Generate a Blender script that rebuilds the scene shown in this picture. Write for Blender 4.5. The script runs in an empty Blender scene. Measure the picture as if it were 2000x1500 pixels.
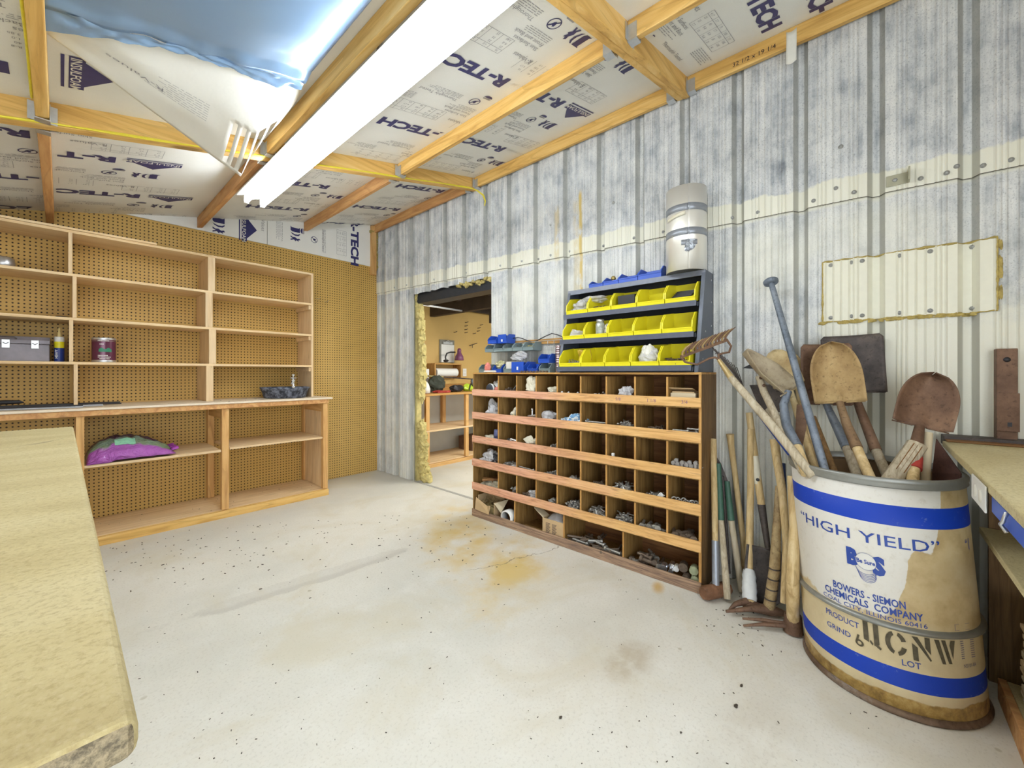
import bpy, math, random
from mathutils import Vector, Matrix, noise
random.seed(7)
scene = bpy.context.scene
COL = scene.collection
PI = math.pi
# ---------------------------------------------------------------- camera
F, CX, HY, EYE = 785.0, 1000.0, 729.0, 1.2
YAW = math.radians(48.27)
FW = (math.sin(YAW), math.cos(YAW)); RT = (math.cos(YAW), -math.sin(YAW))
cam_d = bpy.data.cameras.new('camera'); cam = bpy.data.objects.new('camera', cam_d); COL.objects.link(cam)
cam_d.sensor_width = 36; cam_d.lens = 36*F/2000.0; cam_d.clip_start = 0.02
cam.location = (0, 0, EYE); cam.rotation_euler = (PI/2, 0, -YAW)
cam_d.shift_y = -(750-HY)/2000.0
scene.camera = cam
# ---------------------------------------------------------------- world, light, exposure
w = bpy.data.worlds.new('sky'); scene.world = w; w.use_nodes = True
w.node_tree.nodes['Background'].inputs[0].default_value = (0.80, 0.90, 1.0, 1)
w.node_tree.nodes['Background'].inputs[1].default_value = 1.5
def area(name, loc, rot, sx, sy, power, col):
    l = bpy.data.lights.new(name, 'AREA'); l.shape = 'RECTANGLE'; l.size = sx; l.size_y = sy; l.energy = power; l.color = col
    o = bpy.data.objects.new(name, l); o.location = loc; o.rotation_euler = rot; COL.objects.link(o); return o
TUBE_EMIT = 30.0
area('added_fill_behind_camera', (-0.7, -1.6, 1.5), (PI/2, 0, -0.35), 3.0, 2.4, 48, (0.95, 0.98, 1.0))  # added soft fill light from an assumed, unseen opening behind the camera
area('neighbouring_room_lamp', (4.0, 2.6, 2.2), (math.radians(40), 0, 0.0), 1.4, 0.8, 60, (1.0, 0.95, 0.84))
vs = scene.view_settings
vs.view_transform = 'Standard'; vs.look = 'None'; vs.gamma = 1; vs.use_curve_mapping = False; vs.exposure = 0.42
# ---------------------------------------------------------------- helpers
def ray(px, py):
    u = (px-CX)/F; v = (HY-py)/F
    return (FW[0]+u*RT[0], FW[1]+u*RT[1], v)
def PX(px, py, x):
    r = ray(px, py); t = x/r[0]; return Vector((x, t*r[1], EYE+t*r[2]))
def PY(px, py, y):
    r = ray(px, py); t = y/r[1]; return Vector((t*r[0], y, EYE+t*r[2]))
def PZ(px, py, z):
    r = ray(px, py); t = (z-EYE)/r[2]; return Vector((t*r[0], t*r[1], z))
def roof(x): return 3.02+0.231*(x-2.6)

class MB:
    def __init__(s): s.v = []; s.f = []; s.m = []; s.s = []
    def add(s, vs_, fs, mi=0, sm=False):
        b = len(s.v); s.v += [Vector(v) for v in vs_]
        for f in fs: s.f.append([b+i for i in f]); s.m.append(mi); s.s.append(sm)
        return s
    def box(s, x0, x1, y0, y1, z0, z1, mi=0):
        vs_ = [(x, y, z) for x in (x0, x1) for y in (y0, y1) for z in (z0, z1)]
        return s.add(vs_, [(0,1,3,2),(4,6,7,5),(0,4,5,1),(2,3,7,6),(0,2,6,4),(1,5,7,3)], mi)
    def bar(s, a, b, w_, h, up=(0,0,1), mi=0):
        a = Vector(a); b = Vector(b); d = (b-a).normalized(); up = Vector(up); sd = d.cross(up)
        if sd.length < 1e-4: sd = d.cross(Vector((0,1,0)))
        sd.normalize(); u = sd.cross(d).normalized(); vs_ = []
        for p in (a, b):
            for i, j in ((-1,-1),(1,-1),(1,1),(-1,1)): vs_.append(p+sd*i*w_/2+u*j*h/2)
        return s.add(vs_, [(3,2,1,0),(4,5,6,7),(0,1,5,4),(1,2,6,5),(2,3,7,6),(3,0,4,7)], mi)
    def tube(s, pts, rad, n=10, mi=0, cap=True, flat=1.0):
        pts = [Vector(p) for p in pts]
        if not hasattr(rad, '__len__'): rad = [rad]*len(pts)
        rings = []; side = None
        for i, p in enumerate(pts):
            d = (pts[min(i+1, len(pts)-1)]-pts[max(i-1, 0)]).normalized()
            if side is None:
                side = d.cross(Vector((0,0,1)))
                if side.length < 0.05: side = d.cross(Vector((0,1,0)))
            side = (side-d*side.dot(d)).normalized(); u = d.cross(side)
            rings.append([p+(side*math.cos(2*PI*k/n)+u*math.sin(2*PI*k/n)*flat)*rad[i] for k in range(n)])
        vs_ = [q for r in rings for q in r]; fs = []
        for i in range(len(pts)-1):
            for k in range(n): fs.append((i*n+k, i*n+(k+1)%n, (i+1)*n+(k+1)%n, (i+1)*n+k))
        s.add(vs_, fs, mi, True)
        if cap:
            s.add(rings[0], [tuple(range(n))[::-1]], mi); s.add(rings[-1], [tuple(range(n))], mi)
        return s
    def lathe(s, prof, c=(0,0,0), n=24, mi=0, axis='z', M=None):
        vs_ = []
        for r, z in prof:
            for k in range(n):
                a = 2*PI*k/n; p = Vector((r*math.cos(a), r*math.sin(a), z))
                if axis == 'x': p = Vector((p.z, p.x, p.y))
                if axis == 'y': p = Vector((p.x, p.z, p.y))
                if M: p = M @ p
                vs_.append(p+Vector(c))
        fs = []
        for i in range(len(prof)-1):
            for k in range(n): fs.append((i*n+k, i*n+(k+1)%n, (i+1)*n+(k+1)%n, (i+1)*n+k))
        return s.add(vs_, fs, mi, True)
    def prism(s, poly, fn, d0, d1, mi=0):      # poly of (u,v); fn(u,v,d)->point
        n = len(poly); vs_ = [fn(u, v, d0) for u, v in poly]+[fn(u, v, d1) for u, v in poly]
        fs = [tuple(range(n))[::-1], tuple(range(n, 2*n))]+[(i, (i+1) % n, n+(i+1) % n, n+i) for i in range(n)]
        return s.add(vs_, fs, mi)
    def grid(s, fn, nu, nv, mi=0, sm=True):
        vs_ = [fn(i/nu, j/nv) for i in range(nu+1) for j in range(nv+1)]
        fs = [(i*(nv+1)+j, (i+1)*(nv+1)+j, (i+1)*(nv+1)+j+1, i*(nv+1)+j+1) for i in range(nu) for j in range(nv)]
        return s.add(vs_, fs, mi, sm)
    def quad(s, a, b, c, d, mi=0): return s.add([a, b, c, d], [(0,1,2,3)], mi)
    def blob(s, c, r, seed=0, amp=0.3, fr=2.0, nu=14, nv=10, mi=0, floor=None, sm=False):
        vs_ = []; r = Vector(r)
        for j in range(nv+1):
            th = PI*j/nv
            for i in range(nu):
                ph = 2*PI*i/nu
                d = Vector((math.sin(th)*math.cos(ph), math.sin(th)*math.sin(ph), math.cos(th)))
                k = 1+amp*noise.noise(d*fr+Vector((seed*3.7, seed, 0)))*1.6+amp*0.5*noise.noise(d*fr*3+Vector((0, seed*5.1, seed)))
                p = Vector((d.x*r.x, d.y*r.y, d.z*r.z))*k+Vector(c)
                if floor is not None and p.z < floor: p.z = floor
                vs_.append(p)
        fs = []
        for j in range(nv):
            for i in range(nu): fs.append((j*nu+i, (j+1)*nu+i, (j+1)*nu+(i+1) % nu, j*nu+(i+1) % nu))
        return s.add(vs_, fs, mi, sm)
    def ico(s, c, r, mi=0, sq=(1,1,1)):
        return s.lathe([(0.001, -r*sq[2]), (r*.7*sq[0], -r*.7*sq[2]), (r*sq[0], 0), (r*.7*sq[0], r*.7*sq[2]), (0.001, r*sq[2])], c, 8, mi)

TXT = {}
def text(mb, string, size, place, off=0.0, mi=0, sx=1.0, align='l', skew=0.0):
    key = (string, off)
    if key not in TXT:
        c = bpy.data.curves.new('t', 'FONT'); c.body = string; c.size = 1; c.resolution_u = 2; c.offset = off
        o = bpy.data.objects.new('t', c); m = bpy.data.meshes.new_from_object(o)
        TXT[key] = ([tuple(v.co) for v in m.vertices], [tuple(p.vertices) for p in m.polygons])
        bpy.data.objects.remove(o); bpy.data.curves.remove(c); bpy.data.meshes.remove(m)
    V_, F_ = TXT[key]
    if not V_: return 0
    wid = max(v[0] for v in V_)*size*sx; o0 = 0 if align == 'l' else -wid/2
    mb.add([place(v[0]*size*sx+v[1]*size*skew+o0, v[1]*size) for v in V_], F_, mi)
    return wid

def wmat(o):
    m = o.matrix_basis.copy()
    while o.parent: o = o.parent; m = o.matrix_basis @ m
    return m
def obj(name, mb, mat, parent=None, world=True, bevel=0, solid=0, label=None, sub=0):
    me = bpy.data.meshes.new(name)
    V_ = mb.v
    if parent is not None and world:
        inv = wmat(parent).inverted(); V_ = [inv @ v for v in V_]
    me.from_pydata([tuple(v) for v in V_], [], mb.f)
    mats = mat if isinstance(mat, (list, tuple)) else [mat]
    for m in mats: me.materials.append(m)
    for p, mi, sm in zip(me.polygons, mb.m, mb.s): p.material_index = mi; p.use_smooth = sm
    me.validate()
    o = bpy.data.objects.new(name, me); COL.objects.link(o)
    if parent is not None: o.parent = parent
    if solid:
        md = o.modifiers.new('solid', 'SOLIDIFY'); md.thickness = solid; md.offset = 0
    if sub:
        md = o.modifiers.new('sub', 'SUBSURF'); md.levels = sub; md.render_levels = sub
    if bevel:
        md = o.modifiers.new('bevel', 'BEVEL'); md.width = bevel; md.segments = 2; md.limit_method = 'ANGLE'
    if label: o['label'] = label
    return o
def thing(name, label, cat, loc=(0,0,0), rot=(0,0,0), group=None):
    o = bpy.data.objects.new(name, None); o.empty_display_size = 0.05; COL.objects.link(o)
    o.location = loc; o.rotation_euler = rot; o['label'] = label; o['category'] = cat
    if group: o['group'] = group
    return o
def solo(name, mb, mat, label, cat, group=None, kind=None, **k):
    lo = [min(v[i] for v in mb.v) for i in range(3)]; hi = [max(v[i] for v in mb.v) for i in range(3)]
    c = Vector(((lo[0]+hi[0])/2, (lo[1]+hi[1])/2, lo[2])); mb.v = [v-c for v in mb.v]
    o = obj(name, mb, mat, **k); o.location = c; o['label'] = label; o['category'] = cat
    if group: o['group'] = group
    if kind: o['kind'] = kind
    return o
def struct(name, mb, mat, **k):
    o = obj(name, mb, mat, **k); o['kind'] = 'structure'; return o
def root_struct(name):
    o = bpy.data.objects.new(name, None); o.empty_display_size = .1; COL.objects.link(o); o['kind'] = 'structure'; return o
def dup(o, parent=None, **props):
    c = o.copy(); COL.objects.link(c)
    if parent is not None: c.parent = parent
    for k, v in props.items(): c[k] = v
    for ch in list(o.children): dup(ch, c)
    return c

# ---------------------------------------------------------------- materials
class N:
    def __init__(s, name):
        s.m = bpy.data.materials.new(name); s.m.use_nodes = True; s.t = s.m.node_tree; s.b = s.t.nodes['Principled BSDF']
        s.out = s.t.nodes['Material Output']
    def n(s, typ, **k):
        nd = s.t.nodes.new(typ)
        for a, b in k.items(): setattr(nd, a, b)
        return nd
    def put(s, sock, v):
        if isinstance(v, bpy.types.NodeSocket): s.t.links.new(v, sock)
        elif v is not None:
            if hasattr(v, '__len__') and len(v) == 3 and sock.type == 'RGBA': v = (*v, 1)
            sock.default_value = v
    def pos(s): return s.n('ShaderNodeNewGeometry').outputs['Position']
    def ob(s): return s.n('ShaderNodeTexCoord').outputs['Object']
    def rnd(s): return s.n('ShaderNodeObjectInfo').outputs['Random']
    def sep(s, v):
        nd = s.n('ShaderNodeSeparateXYZ'); s.put(nd.inputs[0], v); return nd.outputs
    def map(s, v, sc=(1,1,1), loc=(0,0,0), rot=(0,0,0)):
        nd = s.n('ShaderNodeMapping'); s.put(nd.inputs[0], v); s.put(nd.inputs[3], sc); s.put(nd.inputs[1], loc); s.put(nd.inputs[2], rot); return nd.outputs[0]
    def vadd(s, a, b):
        nd = s.n('ShaderNodeVectorMath'); s.put(nd.inputs[0], a); s.put(nd.inputs[1], b); return nd.outputs[0]
    def nz(s, v, scale=5, det=4, rough=.55, dist=0):
        nd = s.n('ShaderNodeTexNoise'); s.put(nd.inputs['Vector'], v); s.put(nd.inputs['Scale'], scale); s.put(nd.inputs['Detail'], det)
        s.put(nd.inputs['Roughness'], rough); s.put(nd.inputs['Distortion'], dist); return nd.outputs[0]
    def vor(s, v, scale=5, feat='F1'):
        nd = s.n('ShaderNodeTexVoronoi', feature=feat); s.put(nd.inputs['Vector'], v); s.put(nd.inputs['Scale'], scale); return nd.outputs[0]
    def ma(s, op, a, b=None, c=None):
        nd = s.n('ShaderNodeMath', operation=op); s.put(nd.inputs[0], a)
        if b is not None: s.put(nd.inputs[1], b)
        if c is not None: s.put(nd.inputs[2], c)
        return nd.outputs[0]
    def ss(s, v, a, b):      # smoothstep a..b
        nd = s.n('ShaderNodeMapRange', interpolation_type='SMOOTHSTEP'); s.put(nd.inputs[0], v); s.put(nd.inputs[1], a); s.put(nd.inputs[2], b); return nd.outputs[0]
    def mix(s, f, a, b, mode='MIX'):
        nd = s.n('ShaderNodeMix', data_type='RGBA', blend_type=mode); s.put(nd.inputs[0], f); s.put(nd.inputs[6], a); s.put(nd.inputs[7], b); return nd.outputs[2]
    def ramp(s, f, st):
        nd = s.n('ShaderNodeValToRGB'); s.put(nd.inputs[0], f); el = nd.color_ramp.elements
        while len(el) < len(st): el.new(.5)
        for e, (p, c) in zip(el, st): e.position = p; e.color = (*c, 1) if len(c) == 3 else c
        return nd.outputs[0]
    def bump(s, h, st=.3, d=.01):
        nd = s.n('ShaderNodeBump'); s.put(nd.inputs['Height'], h); nd.inputs['Strength'].default_value = st; nd.inputs['Distance'].default_value = d
        s.t.links.new(nd.outputs[0], s.b.inputs['Normal'])
    def fin(s, col, rough=.6, metal=0, spec=.5, **k):
        s.put(s.b.inputs['Base Color'], col); s.put(s.b.inputs['Roughness'], rough); s.put(s.b.inputs['Metallic'], metal)
        s.put(s.b.inputs['Specular IOR Level'], spec)
        for a, b in k.items(): s.put(s.b.inputs[a.replace('_', ' ')], b)
        return s.m
def plain(name, col, rough=.5, metal=0, var=.12, sc=30, spec=.5, **k):
    n = N(name); f = n.nz(n.ob(), sc, 4); c2 = tuple(c*(1-var*2) for c in col)
    c = n.mix(f, c2, tuple(min(1, q*(1+var)) for q in col)); n.bump(f, .08, .003)
    return n.fin(c, rough, metal, spec, **k)
def wood(name, c1, c2, c3, axis='x', sc=1.0, rough=.62, knots=True, spec=.3):
    n = N(name); o = n.vadd(n.ob(), n.map(n.rnd(), (7, 13, 5))) if False else n.ob()
    r = n.rnd(); cmb = n.n('ShaderNodeCombineXYZ'); n.put(cmb.inputs[0], n.ma('MULTIPLY', r, 9.0)); n.put(cmb.inputs[1], n.ma('MULTIPLY', r, 23.0)); n.put(cmb.inputs[2], n.ma('MULTIPLY', r, 31.0))
    o = n.vadd(o, cmb.outputs[0])
    st = {'x': (1, 12, 12), 'y': (12, 1, 12), 'z': (12, 12, 1)}[axis]; st2 = tuple(6*a if a > 1 else 2 for a in st)
    a = n.nz(n.map(o, st), 1.6*sc, 5, .6, 1.2); b = n.nz(n.map(o, st2), 2.5*sc, 4, .7)
    rings = n.ma('FRACT', n.ma('MULTIPLY', n.nz(n.map(o, tuple(q*.35 for q in st)), 1.1*sc, 2, .5, .6), 9))
    c = n.ramp(a, [(.28, c1), (.5, c2), (.75, c3)])
    c = n.mix(n.ma('MULTIPLY', n.ss(b, .55, .8), .5), c, tuple(q*.55 for q in c1))
    c = n.mix(n.ma('MULTIPLY', n.ss(rings, .8, 1.0), .25), c, tuple(q*.6 for q in c1))
    if knots:
        k = n.vor(n.map(o, tuple(.25*q if q > 1 else .9*q for q in st)), 1.3*sc)
        c = n.mix(n.ma('MULTIPLY', n.ss(k, .14, .06), .8), c, tuple(q*.4 for q in c1))
    n.bump(b, .15, .003); return n.fin(c, rough, 0, spec)

m_pine = {a: wood('pine_'+a, (.52,.28,.07), (.74,.46,.14), (.84,.59,.24), a) for a in 'xy'}
m_pine_old = wood('aged_pine', (.42,.19,.07), (.62,.33,.13), (.74,.46,.20), 'y')
m_stud = {a: wood('stud_'+a, (.50,.26,.09), (.68,.40,.15), (.78,.52,.24), a) for a in 'xyz'}
m_shelf = {a: wood('shelf_board_'+a, (.66,.46,.25), (.80,.60,.36), (.88,.70,.46), a, knots=False) for a in 'xz'}
m_shelf_y = wood('shelf_edge', (.72,.50,.26), (.83,.62,.36), (.89,.71,.45), 'x', knots=False)
m_counter = plain('counter_top', (.84,.72,.56), .55, var=.06, sc=60)
m_ply = {a: wood('ply_'+a, (.36,.17,.045), (.52,.28,.085), (.64,.38,.13), a, sc=1.2, knots=False) for a in 'xyz'}
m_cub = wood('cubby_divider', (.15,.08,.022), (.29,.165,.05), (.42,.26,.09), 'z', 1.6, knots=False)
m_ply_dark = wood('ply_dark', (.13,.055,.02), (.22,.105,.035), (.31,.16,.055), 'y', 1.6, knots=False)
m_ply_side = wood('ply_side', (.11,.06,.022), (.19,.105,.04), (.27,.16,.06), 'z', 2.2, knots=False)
def lipmat():
    n = N('lip_board'); p = n.pos(); y = n.sep(p)[1]
    a = n.nz(n.map(p, (12, 1.2, 16)), 2.2, 5, .6, 1.5); b = n.nz(n.map(p, (40, 4, 60)), 3, 3)
    f = n.ss(n.ma('ADD', y, n.ma('MULTIPLY', n.nz(p, 3, 2), .9)), 1.5, 2.5)
    c = n.mix(f, n.ramp(a, [(.3, (.52,.27,.08)), (.55, (.72,.43,.16)), (.75, (.80,.53,.23))]), n.ramp(a, [(.3, (.40,.17,.10)), (.5, (.72,.38,.24)), (.75, (.80,.48,.34))]))
    c = n.mix(n.ma('MULTIPLY', n.ss(b, .56, .75), .55), c, (.22,.10,.06)); n.bump(b, .2, .003)
    return n.fin(c, .6)
m_lip = lipmat()
def kickmat():
    n = N('kick_board'); p = n.pos()
    a = n.nz(n.map(p, (12, 1.2, 20)), 2.2, 5, .6, 1.5); b = n.nz(n.map(p, (40, 3, 60)), 3, 3)
    c = n.ramp(a, [(.3, (.14,.09,.07)), (.5, (.34,.22,.14)), (.75, (.50,.34,.22))]); c = n.mix(n.ss(b, .55, .75), c, (.10,.06,.05)); n.bump(b, .3, .003)
    return n.fin(c, .7)
m_kick = kickmat()
def pegmat():
    n = N('pegboard'); p = n.pos(); s = n.sep(p)
    S = .0268
    fx = n.ma('SUBTRACT', n.ma('FRACT', n.ma('DIVIDE', n.ma('ADD', s[0], 10), S)), .5); fz = n.ma('SUBTRACT', n.ma('FRACT', n.ma('DIVIDE', s[2], S)), .5)
    d = n.ma('SQRT', n.ma('ADD', n.ma('MULTIPLY', fx, fx), n.ma('MULTIPLY', fz, fz)))
    hole = n.ss(d, .215, .165)
    a = n.nz(p, 1.1, 3); b = n.nz(p, 180, 2)
    c = n.ramp(a, [(.3, (.56,.35,.085)), (.7, (.66,.43,.13))]); c = n.mix(n.ma('MULTIPLY', b, .2), c, (.70,.50,.2))
    c = n.mix(hole, c, (.035,.018,.006)); n.bump(n.ma('SUBTRACT', 1, hole), .5, .004)
    return n.fin(c, .5, 0, .35)
m_peg = pegmat()
def foammat():
    n = N('foam_facer'); p = n.pos(); a = n.nz(p, 2.2, 3); b = n.nz(p, 420, 2)
    c = n.ramp(a, [(.3, (.82,.83,.80)), (.7, (.90,.91,.89))]); c = n.mix(n.ma('MULTIPLY', n.ss(b, .3, .7), .14), c, (.58,.58,.55)); n.bump(n.nz(p, 9, 3), .12, .01)
    return n.fin(c, .38, 0, .5)
m_foam = foammat()
m_ink = plain('navy_ink', (.035,.035,.16), .45, var=.15)
m_inkfine = plain('fine_ink', (.33,.33,.36), .5)
m_inkwhite = plain('facer_white', (.82,.81,.76), .4, var=.03)
def floormat():
    n = N('concrete'); p = n.pos(); s = n.sep(p); x, y = s[0], s[1]
    big = n.nz(p, .9, 4); med = n.nz(p, 5, 6, .65); fine = n.nz(p, 90, 3, .7)
    c = n.ramp(big, [(.3, (.68,.68,.62)), (.5, (.79,.78,.71)), (.7, (.85,.84,.77))])
    c = n.mix(n.ma('MULTIPLY', n.ss(med, .45, .75), .45), c, (.87,.87,.82))
    c = n.mix(n.ma('MULTIPLY', n.ss(fine, .50, .72), .34), c, (.46,.44,.37))
    def blob(px, py, r1, r2, ang, edge=.35):
        q = PZ(px, py, 0); ca, sa = math.cos(ang), math.sin(ang)
        dx = n.ma('SUBTRACT', x, q.x); dy = n.ma('SUBTRACT', y, q.y)
        u = n.ma('DIVIDE', n.ma('ADD', n.ma('MULTIPLY', dx, ca), n.ma('MULTIPLY', dy, sa)), r1)
        v = n.ma('DIVIDE', n.ma('SUBTRACT', n.ma('MULTIPLY', dy, ca), n.ma('MULTIPLY', dx, sa)), r2)
        d = n.ma('SQRT', n.ma('ADD', n.ma('MULTIPLY', u, u), n.ma('MULTIPLY', v, v)))
        d = n.ma('ADD', d, n.ma('MULTIPLY', n.ma('SUBTRACT', n.nz(p, 6, 5, .65), .5), 1.3))
        return n.ss(d, 1.0+edge, 1.0-edge)
    yel = n.ma('MAXIMUM', blob(900, 1040, .55, .22, .9, .6), blob(1000, 1110, .42, .20, .5, .6))
    c = n.mix(n.ma('MULTIPLY', yel, n.ss(n.nz(p, 4, 4), .3, .62)), c, (.72,.56,.24))
    c = n.mix(n.ma('MULTIPLY', blob(1285, 1147, .05, .025, .4, .8), .8), c, (.66,.40,.06))
    brown = n.ma('MAXIMUM', blob(1225, 1290, .13, .09, 0, .6), n.ma('MULTIPLY', blob(1480, 1440, .32, .10, 0, .8), .5))
    brown = n.ma('MAXIMUM', brown, n.ma('MULTIPLY', blob(1150, 1270, .3, .22, 0, .9), .35))
    c = n.mix(n.ma('MULTIPLY', n.ma('MULTIPLY', brown, n.ss(med, .3, .6)), .6), c, (.42,.33,.20))
    damp = n.ma('SUBTRACT', blob(610, 1130, .62, .075, -.12, .12), n.ma('MULTIPLY', blob(600, 1128, .56, .055, -.12, .3), .6))
    c = n.mix(n.ma('MULTIPLY', n.ma('MAXIMUM', damp, 0), .42), c, (.47,.45,.40))
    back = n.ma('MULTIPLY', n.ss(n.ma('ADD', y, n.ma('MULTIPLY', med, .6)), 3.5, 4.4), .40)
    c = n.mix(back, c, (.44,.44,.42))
    mid = n.ma('MULTIPLY', n.ss(n.nz(p, 1.7, 5, .6, .8), .48, .70), .5); c = n.mix(mid, c, (.66,.60,.44))
    spots = n.ss(n.vor(n.map(p, (1, 1, 0)), 5.5), .07, .045); c = n.mix(n.ma('MULTIPLY', n.ma('MULTIPLY', spots, n.ss(n.nz(p, 3, 2), .52, .6)), .6), c, (.40,.36,.24))
    # hairline crack
    cx = PZ(915, 1115, 0); dx = PZ(1095, 1068, 0)-cx; L = dx.length; dx.normalize()
    u = n.ma('ADD', n.ma('MULTIPLY', n.ma('SUBTRACT', x, cx.x), dx.x), n.ma('MULTIPLY', n.ma('SUBTRACT', y, cx.y), dx.y))
    v = n.ma('SUBTRACT', n.ma('MULTIPLY', n.ma('SUBTRACT', y, cx.y), dx.x), n.ma('MULTIPLY', n.ma('SUBTRACT', x, cx.x), dx.y))
    v = n.ma('ADD', v, n.ma('MULTIPLY', n.ma('SUBTRACT', n.nz(p, 5, 6, .6), .5), .22))
    cr = n.ma('MULTIPLY', n.ss(n.ma('ABSOLUTE', v), .0045, .001), n.ma('MULTIPLY', n.ss(u, -.02, .05), n.ss(u, L+.05, L-.03)))
    c = n.mix(n.ma('MULTIPLY', cr, .8), c, (.20,.15,.09))
    n.bump(n.ma('ADD', med, n.ma('MULTIPLY', fine, .3)), .12, .01)
    return n.fin(c, n.ss(med, -.6, 1.6), 0, .35)
m_floor = floormat()
def wallmat():
    n = N('weathered_steel_sheet'); p = n.pos(); s = n.sep(p); y, z = s[1], s[2]
    st = n.nz(n.map(p, (1, 26, .9)), 1.3, 5, .65); mott = n.nz(n.map(p, (1, 1.3, 1)), 7, 6, .72); fine = n.nz(p, 140, 3, .7); big = n.nz(p, 1.4, 3)
    wob = n.nz(n.map(p, (1, 1, 1)), 5, 5, .7)
    g = n.ma('ADD', n.ma('MULTIPLY', st, .45), n.ma('MULTIPLY', mott, .55))
    gray = n.ramp(g, [(.30, (.16,.18,.21)), (.41, (.40,.43,.46)), (.50, (.60,.62,.63)), (.62, (.76,.77,.76))])
    gray = n.mix(n.ma('MULTIPLY', n.ss(fine, .52, .70), .55), gray, (.17,.19,.22))
    cream = n.mix(n.nz(n.map(p, (1, 10, .6)), 2, 3), (.72,.71,.58), (.82,.82,.74))
    zb = n.ma('ADD', n.ma('ADD', 2.165, n.ma('MULTIPLY', y, .032)), n.ma('MULTIPLY', n.ma('SUBTRACT', wob, .5), .10))
    zs = n.ma('ADD', n.ma('ADD', 2.045, n.ma('MULTIPLY', y, .026)), n.ma('MULTIPLY', n.ma('SUBTRACT', wob, .5), .05))
    top = n.ss(n.ma('SUBTRACT', z, zb), -.008, .008); below = n.ss(n.ma('SUBTRACT', zs, z), -.01, .015)
    # the clean area low on the right
    lim = n.ma('ADD', n.ma('ADD', 1.50, n.ma('MULTIPLY', n.ss(y, .10, .9), -3.0)), n.ma('MULTIPLY', n.ma('SUBTRACT', wob, .5), .5))
    gr = n.ma('MAXIMUM', top, n.ma('MULTIPLY', below, n.ss(n.ma('SUBTRACT', z, lim), -.12, .12)))
    lowf = n.ma('MULTIPLY', n.ss(big, .42, .66), n.ss(z, 2.1, 1.9))       # paler patches
    gr = n.ma('MULTIPLY', gr, n.ma('SUBTRACT', 1, n.ma('MULTIPLY', lowf, .6)))
    lite = n.ma('MULTIPLY', n.ss(z, 2.0, .6), n.ss(y, .3, .9)); gr = n.ma('MULTIPLY', gr, n.ma('SUBTRACT', 1, n.ma('MULTIPLY', lite, .25)))
    c = n.mix(gr, cream, gray)
    def streak(yc, wdt, z0, z1, amt):
        m = n.ss(n.ma('ABSOLUTE', n.ma('SUBTRACT', y, n.ma('ADD', yc, n.ma('MULTIPLY', n.ma('SUBTRACT', wob, .5), .02)))), wdt, wdt*.3)
        return n.ma('MULTIPLY', n.ma('MULTIPLY', m, n.ma('MULTIPLY', n.ss(z, z0, z0+.2), n.ss(z, z1+.03, z1-.03))), amt)
    rs = n.ma('MAXIMUM', streak(1.623, .020, 1.5, 2.56, .9), n.ma('MAXIMUM', streak(1.66, .04, 1.4, 2.5, .3), streak(1.84, .035, 2.0, 2.5, .45)))
    rs = n.ma('MULTIPLY', rs, n.ss(n.nz(n.map(p, (1, 3, 2)), 6, 3), .25, .5))
    c = n.mix(rs, c, (.60,.44,.11))
    rib = n.ma('ABSOLUTE', n.ma('SUBTRACT', n.ma('FRACT', n.ma('ADD', n.ma('DIVIDE', n.ma('ADD', y, .02), .295), 40.5)), .5))
    c = n.mix(n.ma('MULTIPLY', n.ma('MULTIPLY', n.ss(rib, .115, .10), n.ss(rib, .03, .055)), .50), c, (.22,.22,.18))        # shade of the rib slopes painted in, with some crease grime
    n.bump(n.ma('ADD', mott, n.ma('MULTIPLY', fine, .5)), .25, .006)
    return n.fin(c, .5, .0, .45)
m_wall = wallmat()
m_cream = plain('cream_sheet', (.80,.79,.66), .4, var=.04)
m_sprayfoam = plain('spray_foam', (.52,.40,.12), .8, var=.4, sc=60)
m_batt = plain('glass_wool', (.66,.55,.22), .95, var=.35, sc=22)
m_screw = plain('screw', (.42,.43,.42), .45, .4)
m_galv = plain('galvanised', (.66,.68,.70), .38, .85, var=.12)
m_whitemetal = plain('white_enamel', (.86,.88,.88), .35, var=.02)
m_cable = plain('yellow_cable', (.85,.72,.05), .45)
m_rackmetal = plain('rack_grey', (.10,.115,.15), .38, .2, var=.08)
m_rackdark = plain('rack_dark', (.035,.04,.05), .45, .2)
m_yellow = plain('yellow_plastic', (.86,.77,.02), .38, var=.04)
m_blue = plain('blue_plastic', (.02,.09,.52), .38, var=.06)
m_greybin = plain('grey_green_plastic', (.22,.29,.30), .4, var=.06)
m_handle = wood('tool_handle', (.42,.28,.12), (.62,.46,.23), (.74,.60,.36), 'z', 2, knots=False)
m_handle_grey = wood('weathered_handle', (.30,.24,.16), (.48,.41,.29), (.62,.56,.43), 'z', 2.5, knots=False, rough=.8)
def rust(name, c1, c2, c3, metal=.3, sc=6):
    n = N(name); o = n.ob(); a = n.nz(o, sc, 6, .7); b = n.nz(o, 60, 3, .7)
    c = n.ramp(a, [(.3, c1), (.5, c2), (.7, c3)]); c = n.mix(n.ma('MULTIPLY', n.ss(b, .55, .7), .5), c, tuple(q*.4 for q in c1)); n.bump(b, .25, .003)
    return n.fin(c, .62, metal, .4)
m_rust = rust('rusty_steel', (.10,.055,.035), (.19,.11,.07), (.30,.18,.11))
m_rusty_tan = rust('tan_rusty_blade', (.22,.13,.055), (.40,.27,.12), (.52,.38,.18))
m_creamblade = rust('pale_blade', (.38,.26,.11), (.58,.46,.25), (.68,.58,.36), .1)
m_darksteel = rust('dark_steel', (.05,.045,.045), (.10,.085,.08), (.17,.14,.12), .5)
m_bluesteel = rust('blue_grey_steel', (.12,.15,.19), (.24,.28,.34), (.36,.41,.47), .6)
m_black = plain('black_rubber', (.02,.02,.025), .5)
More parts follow.
